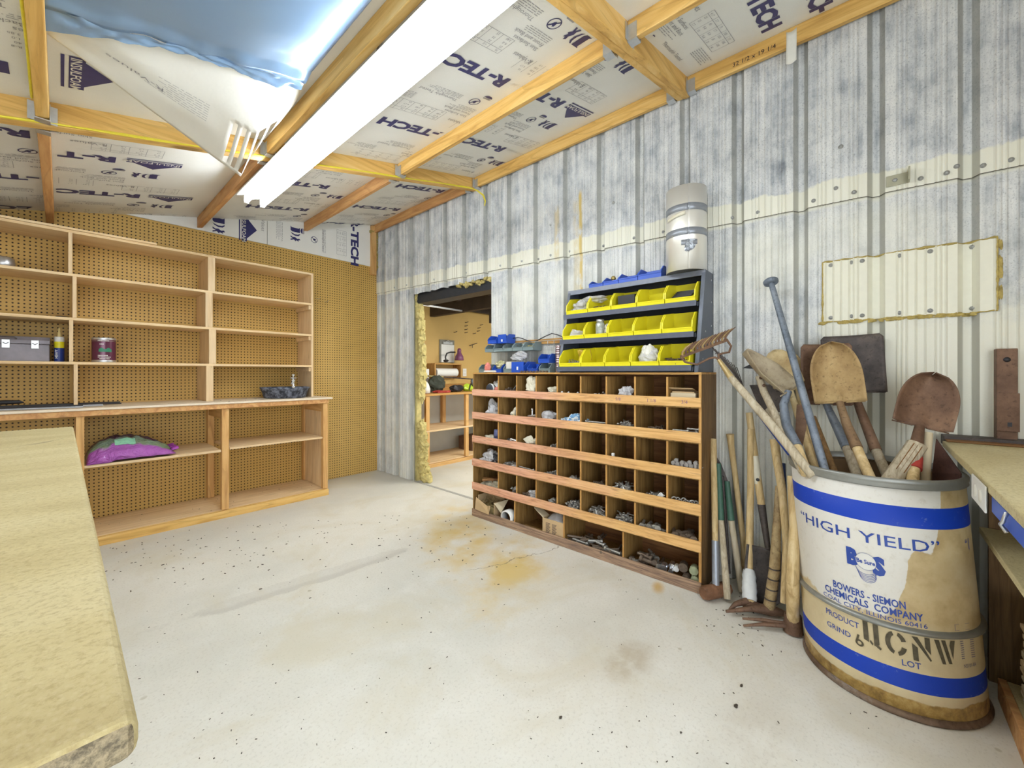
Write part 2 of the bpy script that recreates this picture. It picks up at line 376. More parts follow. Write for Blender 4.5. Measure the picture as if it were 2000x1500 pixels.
m_red = plain('red_paint', (.45,.05,.04), .4)
m_tapewhite = plain('white_tape', (.72,.74,.74), .5)
m_ducttape = plain('silver_tape', (.34,.37,.42), .35, .4)
m_green = plain('green_paint', (.05,.13,.09), .5)
m_card = plain('cardboard', (.56,.40,.22), .8, var=.08, sc=14)
m_card_pale = plain('pale_cardboard', (.66,.56,.38), .8, var=.08, sc=14)
m_paper = plain('paper', (.80,.79,.72), .7, var=.04)
m_creampaper = plain('cream_cloth', (.74,.70,.56), .75, var=.1)
m_chrome = plain('chrome', (.75,.77,.80), .2, .9)
m_purplebag = plain('purple_film', (.38,.06,.42), .25, var=.25, sc=10)
m_white = plain('white_plastic', (.86,.87,.85), .4, var=.02)
m_red_pink = plain('salmon_plastic', (.80,.25,.20), .4)
m_nuts = plain('zinc_hardware', (.42,.41,.38), .4, .6, var=.35, sc=90)
m_nutsdark = plain('rusted_hardware', (.20,.15,.11), .6, .5, var=.35, sc=90)
def polymat():
    n = N('clear_polybag'); f = n.nz(n.ob(), 25, 4); n.bump(f, .8, .01)
    return n.fin((.80,.80,.82), .18, 0, .6, Alpha=.62)
m_poly = polymat()
def particle():
    n = N('particle_board'); p = n.ob(); a = n.nz(n.map(p, (1, 3, 1)), 1.3, 4, .6, .8); b = n.vor(n.map(p, (1, .6, 1)), 230); d = n.nz(p, 120, 4, .75); e = n.nz(n.map(p, (1, 3.2, 1)), 1.1, 5, .55, 1.6)
    c = n.ramp(a, [(.25, (.42,.34,.16)), (.5, (.58,.50,.27)), (.75, (.68,.61,.37))])
    c = n.mix(n.ma('MULTIPLY', n.ss(d, .45, .68), .55), c, (.33,.25,.11)); c = n.mix(n.ma('MULTIPLY', n.ss(b, .5, .1), .10), c, (.84,.78,.55))
    ln = n.ss(n.ma('ABSOLUTE', n.ma('SUBTRACT', e, .5)), .012, .002); c = n.mix(n.ma('MULTIPLY', n.ma('MULTIPLY', ln, n.ss(n.nz(p, 1.5, 2), .48, .6)), .6), c, (.20,.16,.10))
    n.bump(d, .35, .003)
    return n.fin(c, .6, 0, .35)
m_particle = particle()
def particle_edge():
    n = N('grimy_board_edge'); p = n.ob(); d = n.nz(p, 120, 4, .75); c = n.mix(n.ss(d, .35, .65), (.09,.07,.04), (.30,.24,.14)); n.bump(d, .5, .003); return n.fin(c, .7)
m_particle_edge = particle_edge()

# ================================================================ SETTING
# floor
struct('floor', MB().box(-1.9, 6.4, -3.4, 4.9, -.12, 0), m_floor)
mb = MB()
for i in range(4): pass
joint = MB().box(2.60, 2.63, 2.57, 3.78, 0, .004); 
# ---- ceiling
ceil = root_struct('ceiling')
HX0, HX1, HY0, HY1 = .01, .70, .98, 1.93          # skylight opening
deck = MB()
def slab(x0, x1, y0, y1, t0=.03, t1=.12, mb_=None):
    f = (mb_ or deck)
    vs_ = [(x, y, roof(x)+t) for x in (x0, x1) for y in (y0, y1) for t in (t0, t1)]
    f.add(vs_, [(0,1,3,2),(4,6,7,5),(0,4,5,1),(2,3,7,6),(0,2,6,4),(1,5,7,3)])
slab(-1.9, HX0, -1.25, 4.75); slab(HX1, 2.85, -1.25, 4.75); slab(HX0, HX1, -1.25, HY0); slab(HX0, HX1, HY1, 4.75)
obj('roof_deck', deck, m_ply['x'], ceil)
PUR = [-.95, -.055, .835, 1.75, 2.555]; RAF = [-1.1, .872, 2.765, 4.60]
def fplace_ceiling(x0, y0): return lambda u, v: (x0-u, y0+v, roof(x0-u)-.0022)
def fplace_rot(x0, y0): return lambda u, v: (x0+v, y0+u, roof(x0+v)-.0022)
def fplace_wall(x0, z0): return lambda u, v: (x0+v, 4.5385, z0-u)
def logo(mb_, pl, sc=1.0):
    q = lambda u, v: pl(u*sc, v*sc)
    mb_.add([q(-.0, 0), q(.26, 0), q(.26, .045), (q(.0, .045))], [(0,1,2,3)], 0)
    mb_.add([q(.03, .045), q(.23, .045), q(.13, .13)], [(0,1,2)], 0)
    mb_.add([q(0, -.022), q(.26, -.022), q(.26, -.012), q(0, -.012)], [(0,1,2,3)], 0)
    def lift(u, v):
        a = Vector(pl(u*sc+.008, v*sc+.005)); return a+LIFT[0]
    text(mb_, 'INSULFOAM', .044, lift, .012, 2, 1.1)
LIFT = [Vector((0, 0, -.0006))]
def emblem(mb_, pl, sc=1.0):          # slanted capital with a rampant figure beside it
    q = lambda u, v: pl(u*sc, v*sc)
    mb_.add([q(0, 0), q(.040, 0), q(.052, .012), q(.052, .085), q(.0, .085), q(.012, .075), q(.012, .010)], [(0,1,2,3,4,5,6)], 0)
    mb_.add([q(.058, .0), q(.075, .012), q(.088, .04), q(.085, .07), q(.070, .085), q(.060, .085), q(.072, .065), q(.074, .04), q(.066, .015)], [(0,1,2,3,4,5,6,7,8)], 0)
    pts = [(.06,0),(.075,.02),(.07,.04),(.085,.06),(.078,.08),(.095,.088),(.10,.07),(.115,.075),(.105,.05),(.12,.045),(.10,.03),(.115,.0),(.10,.0),(.09,.022),(.078,.0)]
    mb_.add([q(p[0]*.8+.045, p[1]) for p in pts], [tuple(range(len(pts)))], 0)
def circ(mb_, pl, r=.035):
    n = 20
    for k in range(n):
        a, b = 2*PI*k/n, 2*PI*(k+1)/n
        mb_.add([pl(r*math.cos(a), r*math.sin(a)), pl(r*math.cos(b), r*math.sin(b)), pl(r*.86*math.cos(b), r*.86*math.sin(b)), pl(r*.86*math.cos(a), r*.86*math.sin(a))], [(0,1,2,3)], 0)
    mb_.add([pl(-.025, -.022), pl(-.019, -.026), pl(.025, .022), pl(.019, .026)], [(0,1,2,3)], 0)
    mb_.add([pl(-.012, .012), pl(-.003, .018), pl(.004, .008), pl(.014, .012), pl(.008, -.006), pl(-.002, -.014), pl(-.010, -.002)], [(0,1,2,3,4,5,6)], 0)
def half(mb_, pl, r=.03):
    mb_.add([pl(r*math.cos(PI*k/10), -r*.7*math.sin(PI*k/10)) for k in range(11)], [tuple(range(11))], 0)
    mb_.add([pl(-r, .005), pl(r, .005), pl(r*.8, .016), pl(-r*.8, .016)], [(0,1,2,3)], 1)
def fines(mb_, pl, w_, rows, dv=.011, h=.003):
    for r in range(rows):
        L = w_*random.uniform(.6, 1); u = 0
        while u < L:
            a = random.uniform(.012, .04); mb_.add([pl(u, -r*dv), pl(min(u+a, L), -r*dv), pl(min(u+a, L), -r*dv+h), pl(u, -r*dv+h)], [(0,1,2,3)], 1); u += a+.006
def table(mb_, pl, cols=5, rows=4, cw=.075, rh=.028):
    for i in range(cols+1): mb_.add([pl(i*cw, 0), pl(i*cw+.002, 0), pl(i*cw+.002, -rows*rh), pl(i*cw, -rows*rh)], [(0,1,2,3)], 1)
    for j in (0, 1, rows): mb_.add([pl(0, -j*rh), pl(cols*cw, -j*rh), pl(cols*cw, -j*rh+.002), pl(0, -j*rh+.002)], [(0,1,2,3)], 1)
    for i in range(cols):
        for j in range(rows): text(mb_, random.choice(['3.85', '4.17', '7.7', '75', '40', 'R-8', '10', '25', '1.0']), .019, (lambda a, b: lambda u, v: pl(a+u, b+v))(i*cw+.015, -j*rh-.021), 0, 1)
def sheet_print(mb_, base, u0=0, v0=0, umin=-9, umax=9, vmin=-9, vmax=9, side=1):
    """one repeat of the facer print; pieces outside the panel are dropped"""
    def ok(a, b, w_, h): return a >= umin and a+w_ <= umax and b >= vmin and b+h <= vmax
    def at(a, b): return lambda u, v: base(u0+a+u, v0+b+v)
    R = [('t', 0, 0, .56, .09), ('l', -.30, .0, .26, .13), ('e', -.22, .22, .12, .09), ('c', .02, .27, .05, .05), ('h', -.02, .2, .05, .05),
         ('tt', .12, .30, .26, .05), ('s', -.06, .42, .2, .08), ('tab', .08, .56, .38, .12), ('rv', -.12, .50, .14, .04), ('f', .35, .42, .2, .08), ('tab', -.36, .60, .38, .12)]
    for k, a, b, w_, h in R:
        A, B = u0+a, v0+b
        if not ok(A, B-(.12 if k in ('tab', 's', 'f') else 0), w_, h): continue
        if k == 't': text(mb_, 'R-TECH', .118, at(a, b), .045, 0, 1.28)
        if k == 'l': logo(mb_, at(a, b))
        if k == 'e': emblem(mb_, at(a, b))
        if k == 'c': circ(mb_, at(a, b))
        if k == 'h': half(mb_, at(a, b))
        if k == 'tt': text(mb_, 'Thoroughly Tested', .033, at(a, b), 0, 1); fines(mb_, at(a, b-.015), .24, 4)
        if k == 's': text(mb_, 'Skin Surfaces', .033, at(a, b), 0, 1); text(mb_, 'Front and Back', .033, at(a, b-.035), 0, 1); fines(mb_, at(a, b-.05), .2, 4)
        if k == 'tab': table(mb_, at(a, b), 5 if a > 0 else 4)
        if k == 'rv': text(mb_, 'R-Values', .04, at(a, b), 0, 1)
        if k == 'f': fines(mb_, at(a, b), .2, 6)
PM = [m_ink, m_inkfine, m_inkwhite]
# foam sheets between purlins and rafters
starts = {(3,1): [(2.60,1.56,-.0),(2.36,2.13,0)], (3,2): [(2.60,3.165,0),(2.50,3.9,0)], (2,1): [(1.62,1.50,0),(1.70,2.26,0)], (2,2): [(1.54,3.36,0),(1.66,4.05,0)],
          (1,2): [(.62,3.40,0),(.72,4.02,0)], (0,2): [(.19,3.34,0),(.36,3.93,0)], (0,1): [(-.12,1.2,0),(-.12,1.9,0)]}
for bi in range(4):
    x0, x1 = PUR[bi]+.0, PUR[bi+1]+(.09 if bi == 3 else 0)
    for bj in range(3):
        y0, y1 = RAF[bj], RAF[bj+1]
        fp = MB()
        if (bi, bj) == (1, 1):       # bay with the skylight: leave the hole open
            def sl(a, b, c, d): slab(a, b, c, d, 0, .03, fp)
            sl(x0, HX0, y0, y1); sl(HX1, x1, y0, y1); sl(HX0, HX1, y0, HY0); sl(HX0, HX1, HY1, y1)
            o = obj('foam_panel', fp, m_foam, ceil)
            pr = MB(); q = lambda u, v: (.02+v, 2.30+u, roof(.02+v)-.0022)
            LIFT[0] = Vector((0,0,-.0006)); logo(pr, q, 1.0)
            obj('printed_lettering', pr, PM, o); continue
        slab(x0, x1, y0, y1, 0, .03, fp)
        o = obj('foam_panel', fp, m_foam, ceil)
        pr = MB(); a0, a1 = x0+.03, x1-.03
        if bj == 0:
            if bi >= 2:
                for k, (sy, sx) in enumerate(((-.28, x0+.34),)):
                    xs, ys = (2.02 if bi == 3 else 1.1), .05
                    base = (lambda X_, Y_: lambda u, v: (X_+u, Y_-v, roof(X_+u)-.0022))(1.93 if bi == 3 else 1.0, .42); sheet_print(pr, base); sheet_print(pr, base, 0, -.68); text(pr, 'R-TECH', .118, lambda u, v: base(.10+u, .20+v), .045, 0, 1.28); sheet_print(pr, base, -1.0, -.5)
        else:
            xs, ys, sh = {(0,1): (-.1,1.1,.1), (2,1): (1.63,1.46,.15), (3,1): (2.12,1.43,.19), (0,2): (-.10,3.1,.1), (1,2): (.22,3.31,.17), (2,2): (1.50,3.36,.1), (3,2): (2.52,3.12,-.06)}[(bi, bj)]
            for rw in range(-2, 4):
                for cl in (-1, 0, 1, 2):
                    base = fplace_ceiling(xs+sh*rw-1.22*cl+.1*(cl % 2), ys+.68*rw); sheet_print(pr, base)
        q0, q1, q2, q3 = x0+.025, x1-(.07 if bi == 3 else .025), y0+.045, y1-(.07 if bj < 2 else .06)
        if bi == 3: q1 = 2.53
        kf = [i for i, f in enumerate(pr.f) if all(q0 < pr.v[k].x < q1 and q2 < pr.v[k].y < q3 for k in f)]
        pr.f = [pr.f[i] for i in kf]; pr.m = [pr.m[i] for i in kf]; pr.s = [pr.s[i] for i in kf]
        us = sorted({k for f in pr.f for k in f}); mp = {k: i for i, k in enumerate(us)}; pr.v = [pr.v[k] for k in us]; pr.f = [[mp[k] for k in f] for f in pr.f]
        if pr.v: obj('printed_lettering', pr, PM, o)
# beams
def beam(name, x0, x1, y0, y1, h0, h1, mat, parent=ceil, bevel=.004):
    m = MB(); slab(x0, x1, y0, y1, h0, h1, m); return obj(name, m, mat, parent, bevel=bevel)
for j in (0, 1, 2):
    if j == 1:
        beam('rafter', -1.9, 2.60, .834, .871, -.105, .03, m_pine['x']); beam('rafter', -1.9, 2.60, .873, .91, -.10, .03, m_pine['x'])
    elif j == 2: beam('rafter', -1.9, 2.60, 2.735, 2.795, -.105, .03, m_pine['x'])
    else: beam('rafter', -1.9, 2.60, -1.14, -1.06, -.105, .03, m_pine['x'])
for bi, x in enumerate(PUR):
    for j in range(3):
        ya = RAF[j]+.04; yb = RAF[j+1]-.04 if j < 2 else 4.535
        if j == 0: ya = -1.06
        w_ = .02
        beam('purlin', x-w_, x+w_, ya, yb, -.095, .0, m_pine['y'] if j < 2 else m_pine_old)
        # joist hangers
        for yy, s in ((ya, 1), (yb, -1)):
            if j == 2 and s == -1: continue
            if j == 0 and s == 1: continue
            h = MB()
            for sx in (-1, 1):
                xx = x+sx*(w_+.002)
                vs_ = [(xx+d, y_, roof(x)+t) for d in (-.0012, .0012) for y_ in (yy, yy+s*.045) for t in (-.10, -.03)]
                h.add(vs_, [(0,1,3,2),(4,6,7,5),(0,4,5,1),(2,3,7,6),(0,2,6,4),(1,5,7,3)])
                h.box(xx if sx > 0 else xx-.022, xx+.022 if sx > 0 else xx, min(yy, yy+s*.002), max(yy, yy+s*.002), roof(x)-.10, roof(x)-.02)
            h.box(x-w_-.003, x+w_+.003, min(yy, yy+s*.045), max(yy, yy+s*.045), roof(x)-.105, roof(x)-.1005)
            obj('joist_hanger', h, m_galv, ceil)
# ply strips of the skylight box seen over purlin 3 and at the far edge
mb = MB(); slab(HX0-.0, HX1+.0, HY1, HY1+.02, -.02, .10, mb); slab(HX1, HX1+.02, HY0, HY1, -.02, .10, mb); slab(HX0-.02, HX0, HY0, HY1, -.02, .10, mb)
obj('skylight_curb', mb, m_pine['x'], ceil)
# ---- back wall
wb = root_struct('wall_back')
peg_x = [-1.9, -.73, .49, 1.715, 2.598]
for a, b in zip(peg_x[:-1], peg_x[1:]):
    top = [(x, min(2.515+.0*(x), roof(x))) for x in (a+.001, b-.001)]
    poly = [(a+.001, .002), (b-.001, .002)]
    xi = 2.6-(3.02-2.515)/.231
    if roof(a) < 2.515 < roof(b): poly += [(b-.001, 2.515), (xi, 2.515), (a+.001, roof(a))]
    else: poly += [(b-.001, top[1][1]), (a+.001, top[0][1])]
    obj('pegboard_panel', MB().prism(poly, lambda u, v, d: (u, d, v), 4.558, 4.564), m_peg, wb)
fx = [(.35, 1.38), (1.385, 2.50)]
for a, b in fx:
    poly = [(a, 2.5), (b, 2.5), (b, roof(b)), (a, roof(a))]
    o = obj('foam_panel', MB().prism(poly, lambda u, v, d: (u, d, v), 4.540, 4.555), m_foam, wb)
    pr = MB(); LIFT[0] = Vector((0, -.0006, 0))
    base = fplace_wall
    if a < 1:
        logo(pr, (lambda u, v: (1.16+v, 4.5385, 2.745-u))); emblem(pr, lambda u, v: (.93+v, 4.5385, 2.66-u), 1.1); text(pr, 'R-Values', .045, lambda u, v: (1.33+v, 4.5385, 2.78-u), 0, 1)
    else:
        text(pr, 'R-TECH', .125, lambda u, v: (2.26+v, 4.5385, 3.02-u), .045, 0, 1.28)
        circ(pr, lambda u, v: (1.84+v, 4.5385, 2.66-u)); half(pr, lambda u, v: (1.72+v, 4.5385, 2.72-u)); text(pr, 'Thoroughly Tested', .033, lambda u, v: (1.93+v, 4.5385, 2.80-u), 0, 1)
        fines(pr, lambda u, v: (1.96+v, 4.5385, 2.80-u), .26, 4); table(pr, lambda u, v: (2.20+v, 4.5385, 2.84-u), 4, 4, .07, .028); emblem(pr, lambda u, v: (1.6+v, 4.5385, 2.75-u), 1.1); fines(pr, lambda u, v: (1.52+v, 4.5385, 2.76-u), .2, 6)
    obj('printed_lettering', pr, PM, o)
obj('corner_stud', MB().box(2.50, 2.56, 4.50, 4.556, 2.40, 2.99), m_stud['z'], wb)
sf = MB()
for k in range(9): sf.blob((2.575, 4.53, 2.50+k*.055), (.018, .02, .035), k, .5)
for k in range(7): sf.blob((2.50+k*.013, 4.52, 2.915+k*.004), (.02, .02, .018), k+20, .5)
obj('foam_sealant', sf, m_sprayfoam, wb)
obj('wall_core', MB().box(-1.9, 2.70, 4.566, 4.70, 0, 3.10), m_stud['x'], wb)
# ---- metal wall
wr = root_struct('wall_right')
def prof(y):
    k = (y+.02)/.295; f = abs(k-round(k))*.295; d = 0
    if f < .013: d = .034
    elif f < .032: d = .034*(.032-f)/.019
    g = (k-math.floor(k))*.295
    for c in (.066, .082, .098, .190, .206, .222, .130, .160):
        if abs(g-c) < .005: d -= .0042*(1-abs(g-c)/.005)
    return d
def samples(y0, y1):
    s = {y0, y1}; k0 = math.floor((y0+.02)/.295)-1
    for k in range(k0, k0+40):
        b = -.02+k*.295
        for c in (-.032, -.013, .013, .032): s.add(b+c)
        for c in (.066, .082, .098, .190, .206, .222, .130, .160):
            for e in (-.005, 0, .005): s.add(b+c+e)
    return sorted(v for v in s if y0 <= v <= y1)
m_lapshade = plain('lap_shade', (.10,.09,.07), .8)  # dark tone standing for the shadow under the sheet lap
def zseam(y): return 2.062+.0275*y
def sheet(y0, y1, zlo, zhi, dx, name='metal_panel'):
    m = MB(); S = samples(y0, y1)
    vs_ = []
    for y in S:
        x = 2.600+dx+prof(y)
        for z in (zlo(y), zhi(y)): vs_ += [(x, y, z), (x+.0012, y, z)]
    fs = []
    for i in range(len(S)-1):
        a = i*4; b = a+4
        fs += [(a, b, b+2, a+2), (a+1, a+3, b+3, b+1), (a, a+1, b+1, b), (a+2, b+2, b+3, a+3)]
    fs += [(0, 2, 3, 1), (len(vs_)-4, len(vs_)-3, len(vs_)-1, len(vs_)-2)]
    m.add(vs_, fs); return obj(name, m, m_wall, wr)
OY0, OY1, OZ = 2.57, 3.775, 2.075
edges = [-1.2+.885*k for k in range(8)]; edges = [e for e in edges if e < 4.55]+[4.556]
for a, b in zip(edges[:-1], edges[1:]):
    sheet(a, b, lambda y: zseam(y)-.006, lambda y: 3.06, -.0075)
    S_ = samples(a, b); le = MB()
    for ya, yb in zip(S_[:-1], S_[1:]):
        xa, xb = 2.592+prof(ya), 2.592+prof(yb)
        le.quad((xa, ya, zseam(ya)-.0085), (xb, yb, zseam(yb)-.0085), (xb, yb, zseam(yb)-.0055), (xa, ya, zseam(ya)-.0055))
    obj('lap_shade_strip', le, m_lapshade, wr)  # dark strip drawing the lap's shadow line under the upper sheet
cuts = sorted(set([e for e in edges]+[OY0, OY1]))
for a, b in zip(cuts[:-1], cuts[1:]):
    if a >= OY0-1e-6 and b <= OY1+1e-6: sheet(a, b, lambda y: OZ+.012*noise.noise(Vector((y*9, 0, 0))), lambda y: zseam(y)+.01, 0)
    else: sheet(a, b, lambda y: .003, lambda y: zseam(y)+.01, 0)
core = MB().box(2.636, 2.70, -1.2, OY0, 0, 3.12).box(2.636, 2.70, OY1, 4.566, 0, 3.12).box(2.636, 2.70, OY0, OY1, OZ+.03, 3.12)
obj('wall_core', core, m_batt, wr)
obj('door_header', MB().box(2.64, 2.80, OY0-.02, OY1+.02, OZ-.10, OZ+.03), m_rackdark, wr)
sc = MB()
spos = [(y, zseam(y)+.025) for y in (4.4, 4.15, 3.9, 3.4, 2.9, 2.45, 2.2, 2.05, 1.9, 1.72, 1.45, 1.2, 1.0, .60, .47, .22, .06, -.17, -.25, -.355, -.43)]
spos += [(3.3, 2.45), (.11, 2.33), (1.35, 2.4), (-.28, 2.1), (.13, 2.13), (1.9, 2.38)]
for y, z in spos:
    o = obj('screw', MB().lathe([(.0001, -.008), (.006, -.007), (.007, -.001), (.010, -.0), (.010, .004)], (2.590+prof(y), y, z), 10, axis='x'), m_screw, wr)
# patch panel over the wall
patch = root_struct('trim_1')
py0, py1, pz0, pz1 = -.395, .183, 1.461, 1.767
m = MB(); S = samples(py0, py1); vs_ = []; fs = []
for y in S:
    x = 2.5955+prof(y)
    for z in (pz0, pz1): vs_ += [(x, y, z), (x+.002, y, z)]
for i in range(len(S)-1):
    a = i*4; b = a+4; fs += [(a, b, b+2, a+2), (a+1, a+3, b+3, b+1), (a, a+1, b+1, b), (a+2, b+2, b+3, a+3)]
m.add(vs_, fs); obj('patch_panel', m, m_cream, patch)
cb = MB()
def bead(pts, seed):
    P_ = [];R_ = []
    for (y, z) in pts: P_.append((2.596+prof(y), y, z)); R_.append(.0022+.0075*abs(noise.noise(Vector((y*28, z*28, seed)))))
    cb.tube(P_, R_, 6)
NN = 60
bead([(py0+(py1-py0)*i/NN, pz1+.004*noise.noise(Vector((i*.4, 1, 0)))) for i in range(NN+1)], 1)
bead([(py0+(py1-py0)*i/NN, pz0+.006*noise.noise(Vector((i*.4, 5, 0)))) for i in range(NN+1)], 2)
bead([(py0, pz0+(pz1-pz0)*i/30) for i in range(31)], 3); bead([(py1, pz0+(pz1-pz0)*i/30) for i in range(31)], 4)
for i in range(26):
    y = random.uniform(py0, py1); cb.blob((2.597+prof(y), y, pz0-.006), (.004, .02, .008), i, .5, nu=8, nv=6)
for i in range(8): cb.blob((2.597+prof(py0), py0-.008, random.uniform(pz0, pz1)), (.003, .007, .022), i, .5, nu=8, nv=6)
obj('sealant_bead', cb, m_sprayfoam, patch)
for y in (.15, .07, -.0+.03, -.10, -.20, -.33):
    for z in (pz0+.02, pz1-.02):
        obj('screw', MB().lathe([(.0001, -.008), (.005, -.007), (.006, 0), (.010, .0), (.010, .004)], (2.594+prof(y), y, z), 8, axis='x'), m_screw, patch)
# left wall and near wall (outside the frame, they close the room)
struct('wall_left', MB().box(-1.95, -1.85, 1.2, 4.70, 0, 2.1), m_cream)
struct('wall_near', MB().box(1.15, 2.70, -1.30, -1.20, 0, 3.0), m_peg)
# next room
struct('wall_far', MB().box(2.70, 6.4, 4.76, 4.86, 0, 2.5), plain('ochre_board', (.66,.44,.15), .5, var=.06, sc=3))
struct('wall_far_side', MB().box(6.3, 6.4, -1.2, 4.9, 0, 2.5), m_cream)
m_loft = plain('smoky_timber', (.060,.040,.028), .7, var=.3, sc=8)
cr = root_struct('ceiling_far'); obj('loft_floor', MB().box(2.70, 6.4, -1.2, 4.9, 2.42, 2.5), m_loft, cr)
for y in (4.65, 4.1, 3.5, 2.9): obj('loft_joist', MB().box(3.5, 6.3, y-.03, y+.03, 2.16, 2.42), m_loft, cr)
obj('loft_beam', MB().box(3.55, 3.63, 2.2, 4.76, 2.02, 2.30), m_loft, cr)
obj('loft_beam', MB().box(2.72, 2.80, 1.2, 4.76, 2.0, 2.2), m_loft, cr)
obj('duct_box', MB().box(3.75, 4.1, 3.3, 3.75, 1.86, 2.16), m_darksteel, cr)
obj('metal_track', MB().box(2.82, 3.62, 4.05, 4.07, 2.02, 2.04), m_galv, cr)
# threshold joint line
struct('trim_2', joint, plain('joint', (.45,.45,.42), .8))
# ================================================================ FIXTURES
# fluorescent strip light
t = thing('fluorescent_light', 'long white twin-tube fluorescent strip light hung under the rafters', 'light', (.94, .97, 2.45))
LX0, LX1, LY0, LY1 = .838, 1.042, .80, 3.40
m = MB(); Pp = [(LX0, 2.515), (LX0+.035, 2.555), (LX1-.035, 2.555), (LX1, 2.515), (LX1-.012, 2.513), (LX0+.05, 2.49)]
Pp = [(LX0, 2.486), (LX0+.03, 2.510), (LX1-.03, 2.510), (LX1, 2.486), (LX1-.005, 2.484), (LX1-.06, 2.497), ((LX0+LX1)/2, 2.482), (LX0+.06, 2.497), (LX0+.005, 2.484)]
m.prism(Pp, lambda u, v, d: (u, d, v), LY0, LY1); obj('housing', m, m_whitemetal, t)
n = N('lit_tube'); n.put(n.b.inputs['Emission Color'], (.92, .97, 1.0)); n.put(n.b.inputs['Emission Strength'], TUBE_EMIT); m_tube = n.fin((.95,.95,.95), .4)
for x in (LX0+.055, LX1-.045):
    o = obj('tube', MB().tube([(x, LY0+.03, 2.452), (x, LY1-.03, 2.452)], .0165, 14), m_tube, t)
    for y in (LY0+.02, LY1-.02): obj('lamp_holder', MB().box(x-.014, x+.014, y-.01, y+.01, 2.433, 2.500), m_white, o, bevel=.002)
for y in (LY0, LY1): obj('end_cap', MB().prism(Pp, lambda u, v, d: (u, d, v), y-.003, y+.003), m_whitemetal, t)
for y in (1.5, 2.9): obj('hanger', MB().box(.86, .875, y-.01, y+.01, 2.51, roof(.85)-.02), m_galv, t)
# blue translucent film sagging over the skylight
n = N('blue_film'); o_ = n.pos(); n.bump(n.nz(o_, 3, 3), .25, .03)
n.put(n.b.inputs['Transmission Weight'], 0.0)
n.fin(n.mix(n.nz(o_, 1.5, 2), (.20,.36,.62), (.34,.50,.74)), .22, .35, .7)
m_film = n.m
def film(u, v):
    x = -.045+.80*u; y = .93+1.03*v
    e = (max(0, math.sin(PI*u))*max(0, math.sin(PI*v)))**.42
    z = roof(x)-.03-.030*e*1.0+.006*noise.noise(Vector((x*5, y*4, 0)))*e
    if v > .93: z += -.02*(v-.93)/.07+.014*noise.noise(Vector((x*11, 3, 0))); y += .035*noise.noise(Vector((x*7, 1, 0)))
    return (x, y, z)
t = solo('blue_plastic_sheet', MB().grid(film, 40, 44), m_film, 'blue glossy plastic sheet bulging below the skylight between two purlins', 'plastic sheet', solid=.001)
def fringe(u, v):
    x = -.05+.80*u; y = 1.955+.02*noise.noise(Vector((x*8, 2, 0)))+v*(.035+.09*(max(0, 1-u*3.2))+.05*math.exp(-((u-.86)/.10)**2)+.02*noise.noise(Vector((x*9, 7, 0))))
    return (x, y, roof(x)-.048+.012*noise.noise(Vector((x*22, v*3, 4)))-.01*v)
obj('loose_hem', MB().grid(fringe, 60, 6), m_film, t, label='crumpled loose hem')
# facer paper peeled off the foam and hanging
n = N('peeled_facer'); n.bump(n.nz(n.ob(), 5, 4), .25, .02); n.fin((.84,.84,.80), .5); n.put(n.b.inputs['Transmission Weight'], 0)
m_facer = n.m
A0 = PZ(92, 68, 2.40); A1 = PZ(600, 175, 2.46); B0 = PZ(255, 225, 2.36); B1 = PZ(520, 260, 2.42)
tri = [Vector((-.03, 2.02, 2.395)), Vector((.80, 1.99, 2.55))]
def facer(u, v):
    top = Vector((.0+.78*u, 1.955+.03*u, roof(.0+.78*u)-.012))
    e0 = PZ(92, 66, 2.395); e1 = PX(470, 345, .70); e2 = PX(512, 265, .76)
    k = min(1, u/.80)
    low = e0.lerp(e1, k) if u <= .80 else e1.lerp(e2, (u-.80)/.20)
    low = Vector(low); low.z -= .0
    p = top.lerp(low, v); p.z -= .05*math.sin(PI*v)*min(1, u*1.5)*.8
    p.z += .008*noise.noise(Vector((u*4, v*4, 9)))
    return p
nu, nv = 40, 24
vs_ = [facer(i/nu, j/nv) for i in range(nu+1) for j in range(nv+1)]; fs = []
for i in range(nu):
    for j in range(nv):
        u, v = (i+.5)/nu, (j+.5)/nv
        if u > .66 and v > .45 and v < .94 and i in (27, 29, 31, 33, 34, 36, 37): continue
        fs.append((i*(nv+1)+j, (i+1)*(nv+1)+j, (i+1)*(nv+1)+j+1, i*(nv+1)+j+1))
m = MB().add(vs_, fs, 0, True)
t = solo('peeled_facer_sheet', m, m_facer, 'torn white facer sheet peeling off the ceiling foam beside the strip light', 'torn sheet', solid=.0008)
pr = MB()
def onf(u0, v0, du, dv):
    def f(a, b):
        u = u0-a*du; v = v0+b*dv; p = facer(u, v)+Vector((0, -.001, -.003)); return p
    return f
text(pr, 'R-Values', .05, onf(.36, .55, 1.2, 1.2), 0, 1); fines(pr, onf(.55, .6, 1.2, 1.2), .25, 8, .02)
obj('printed_lettering', pr, PM, t)
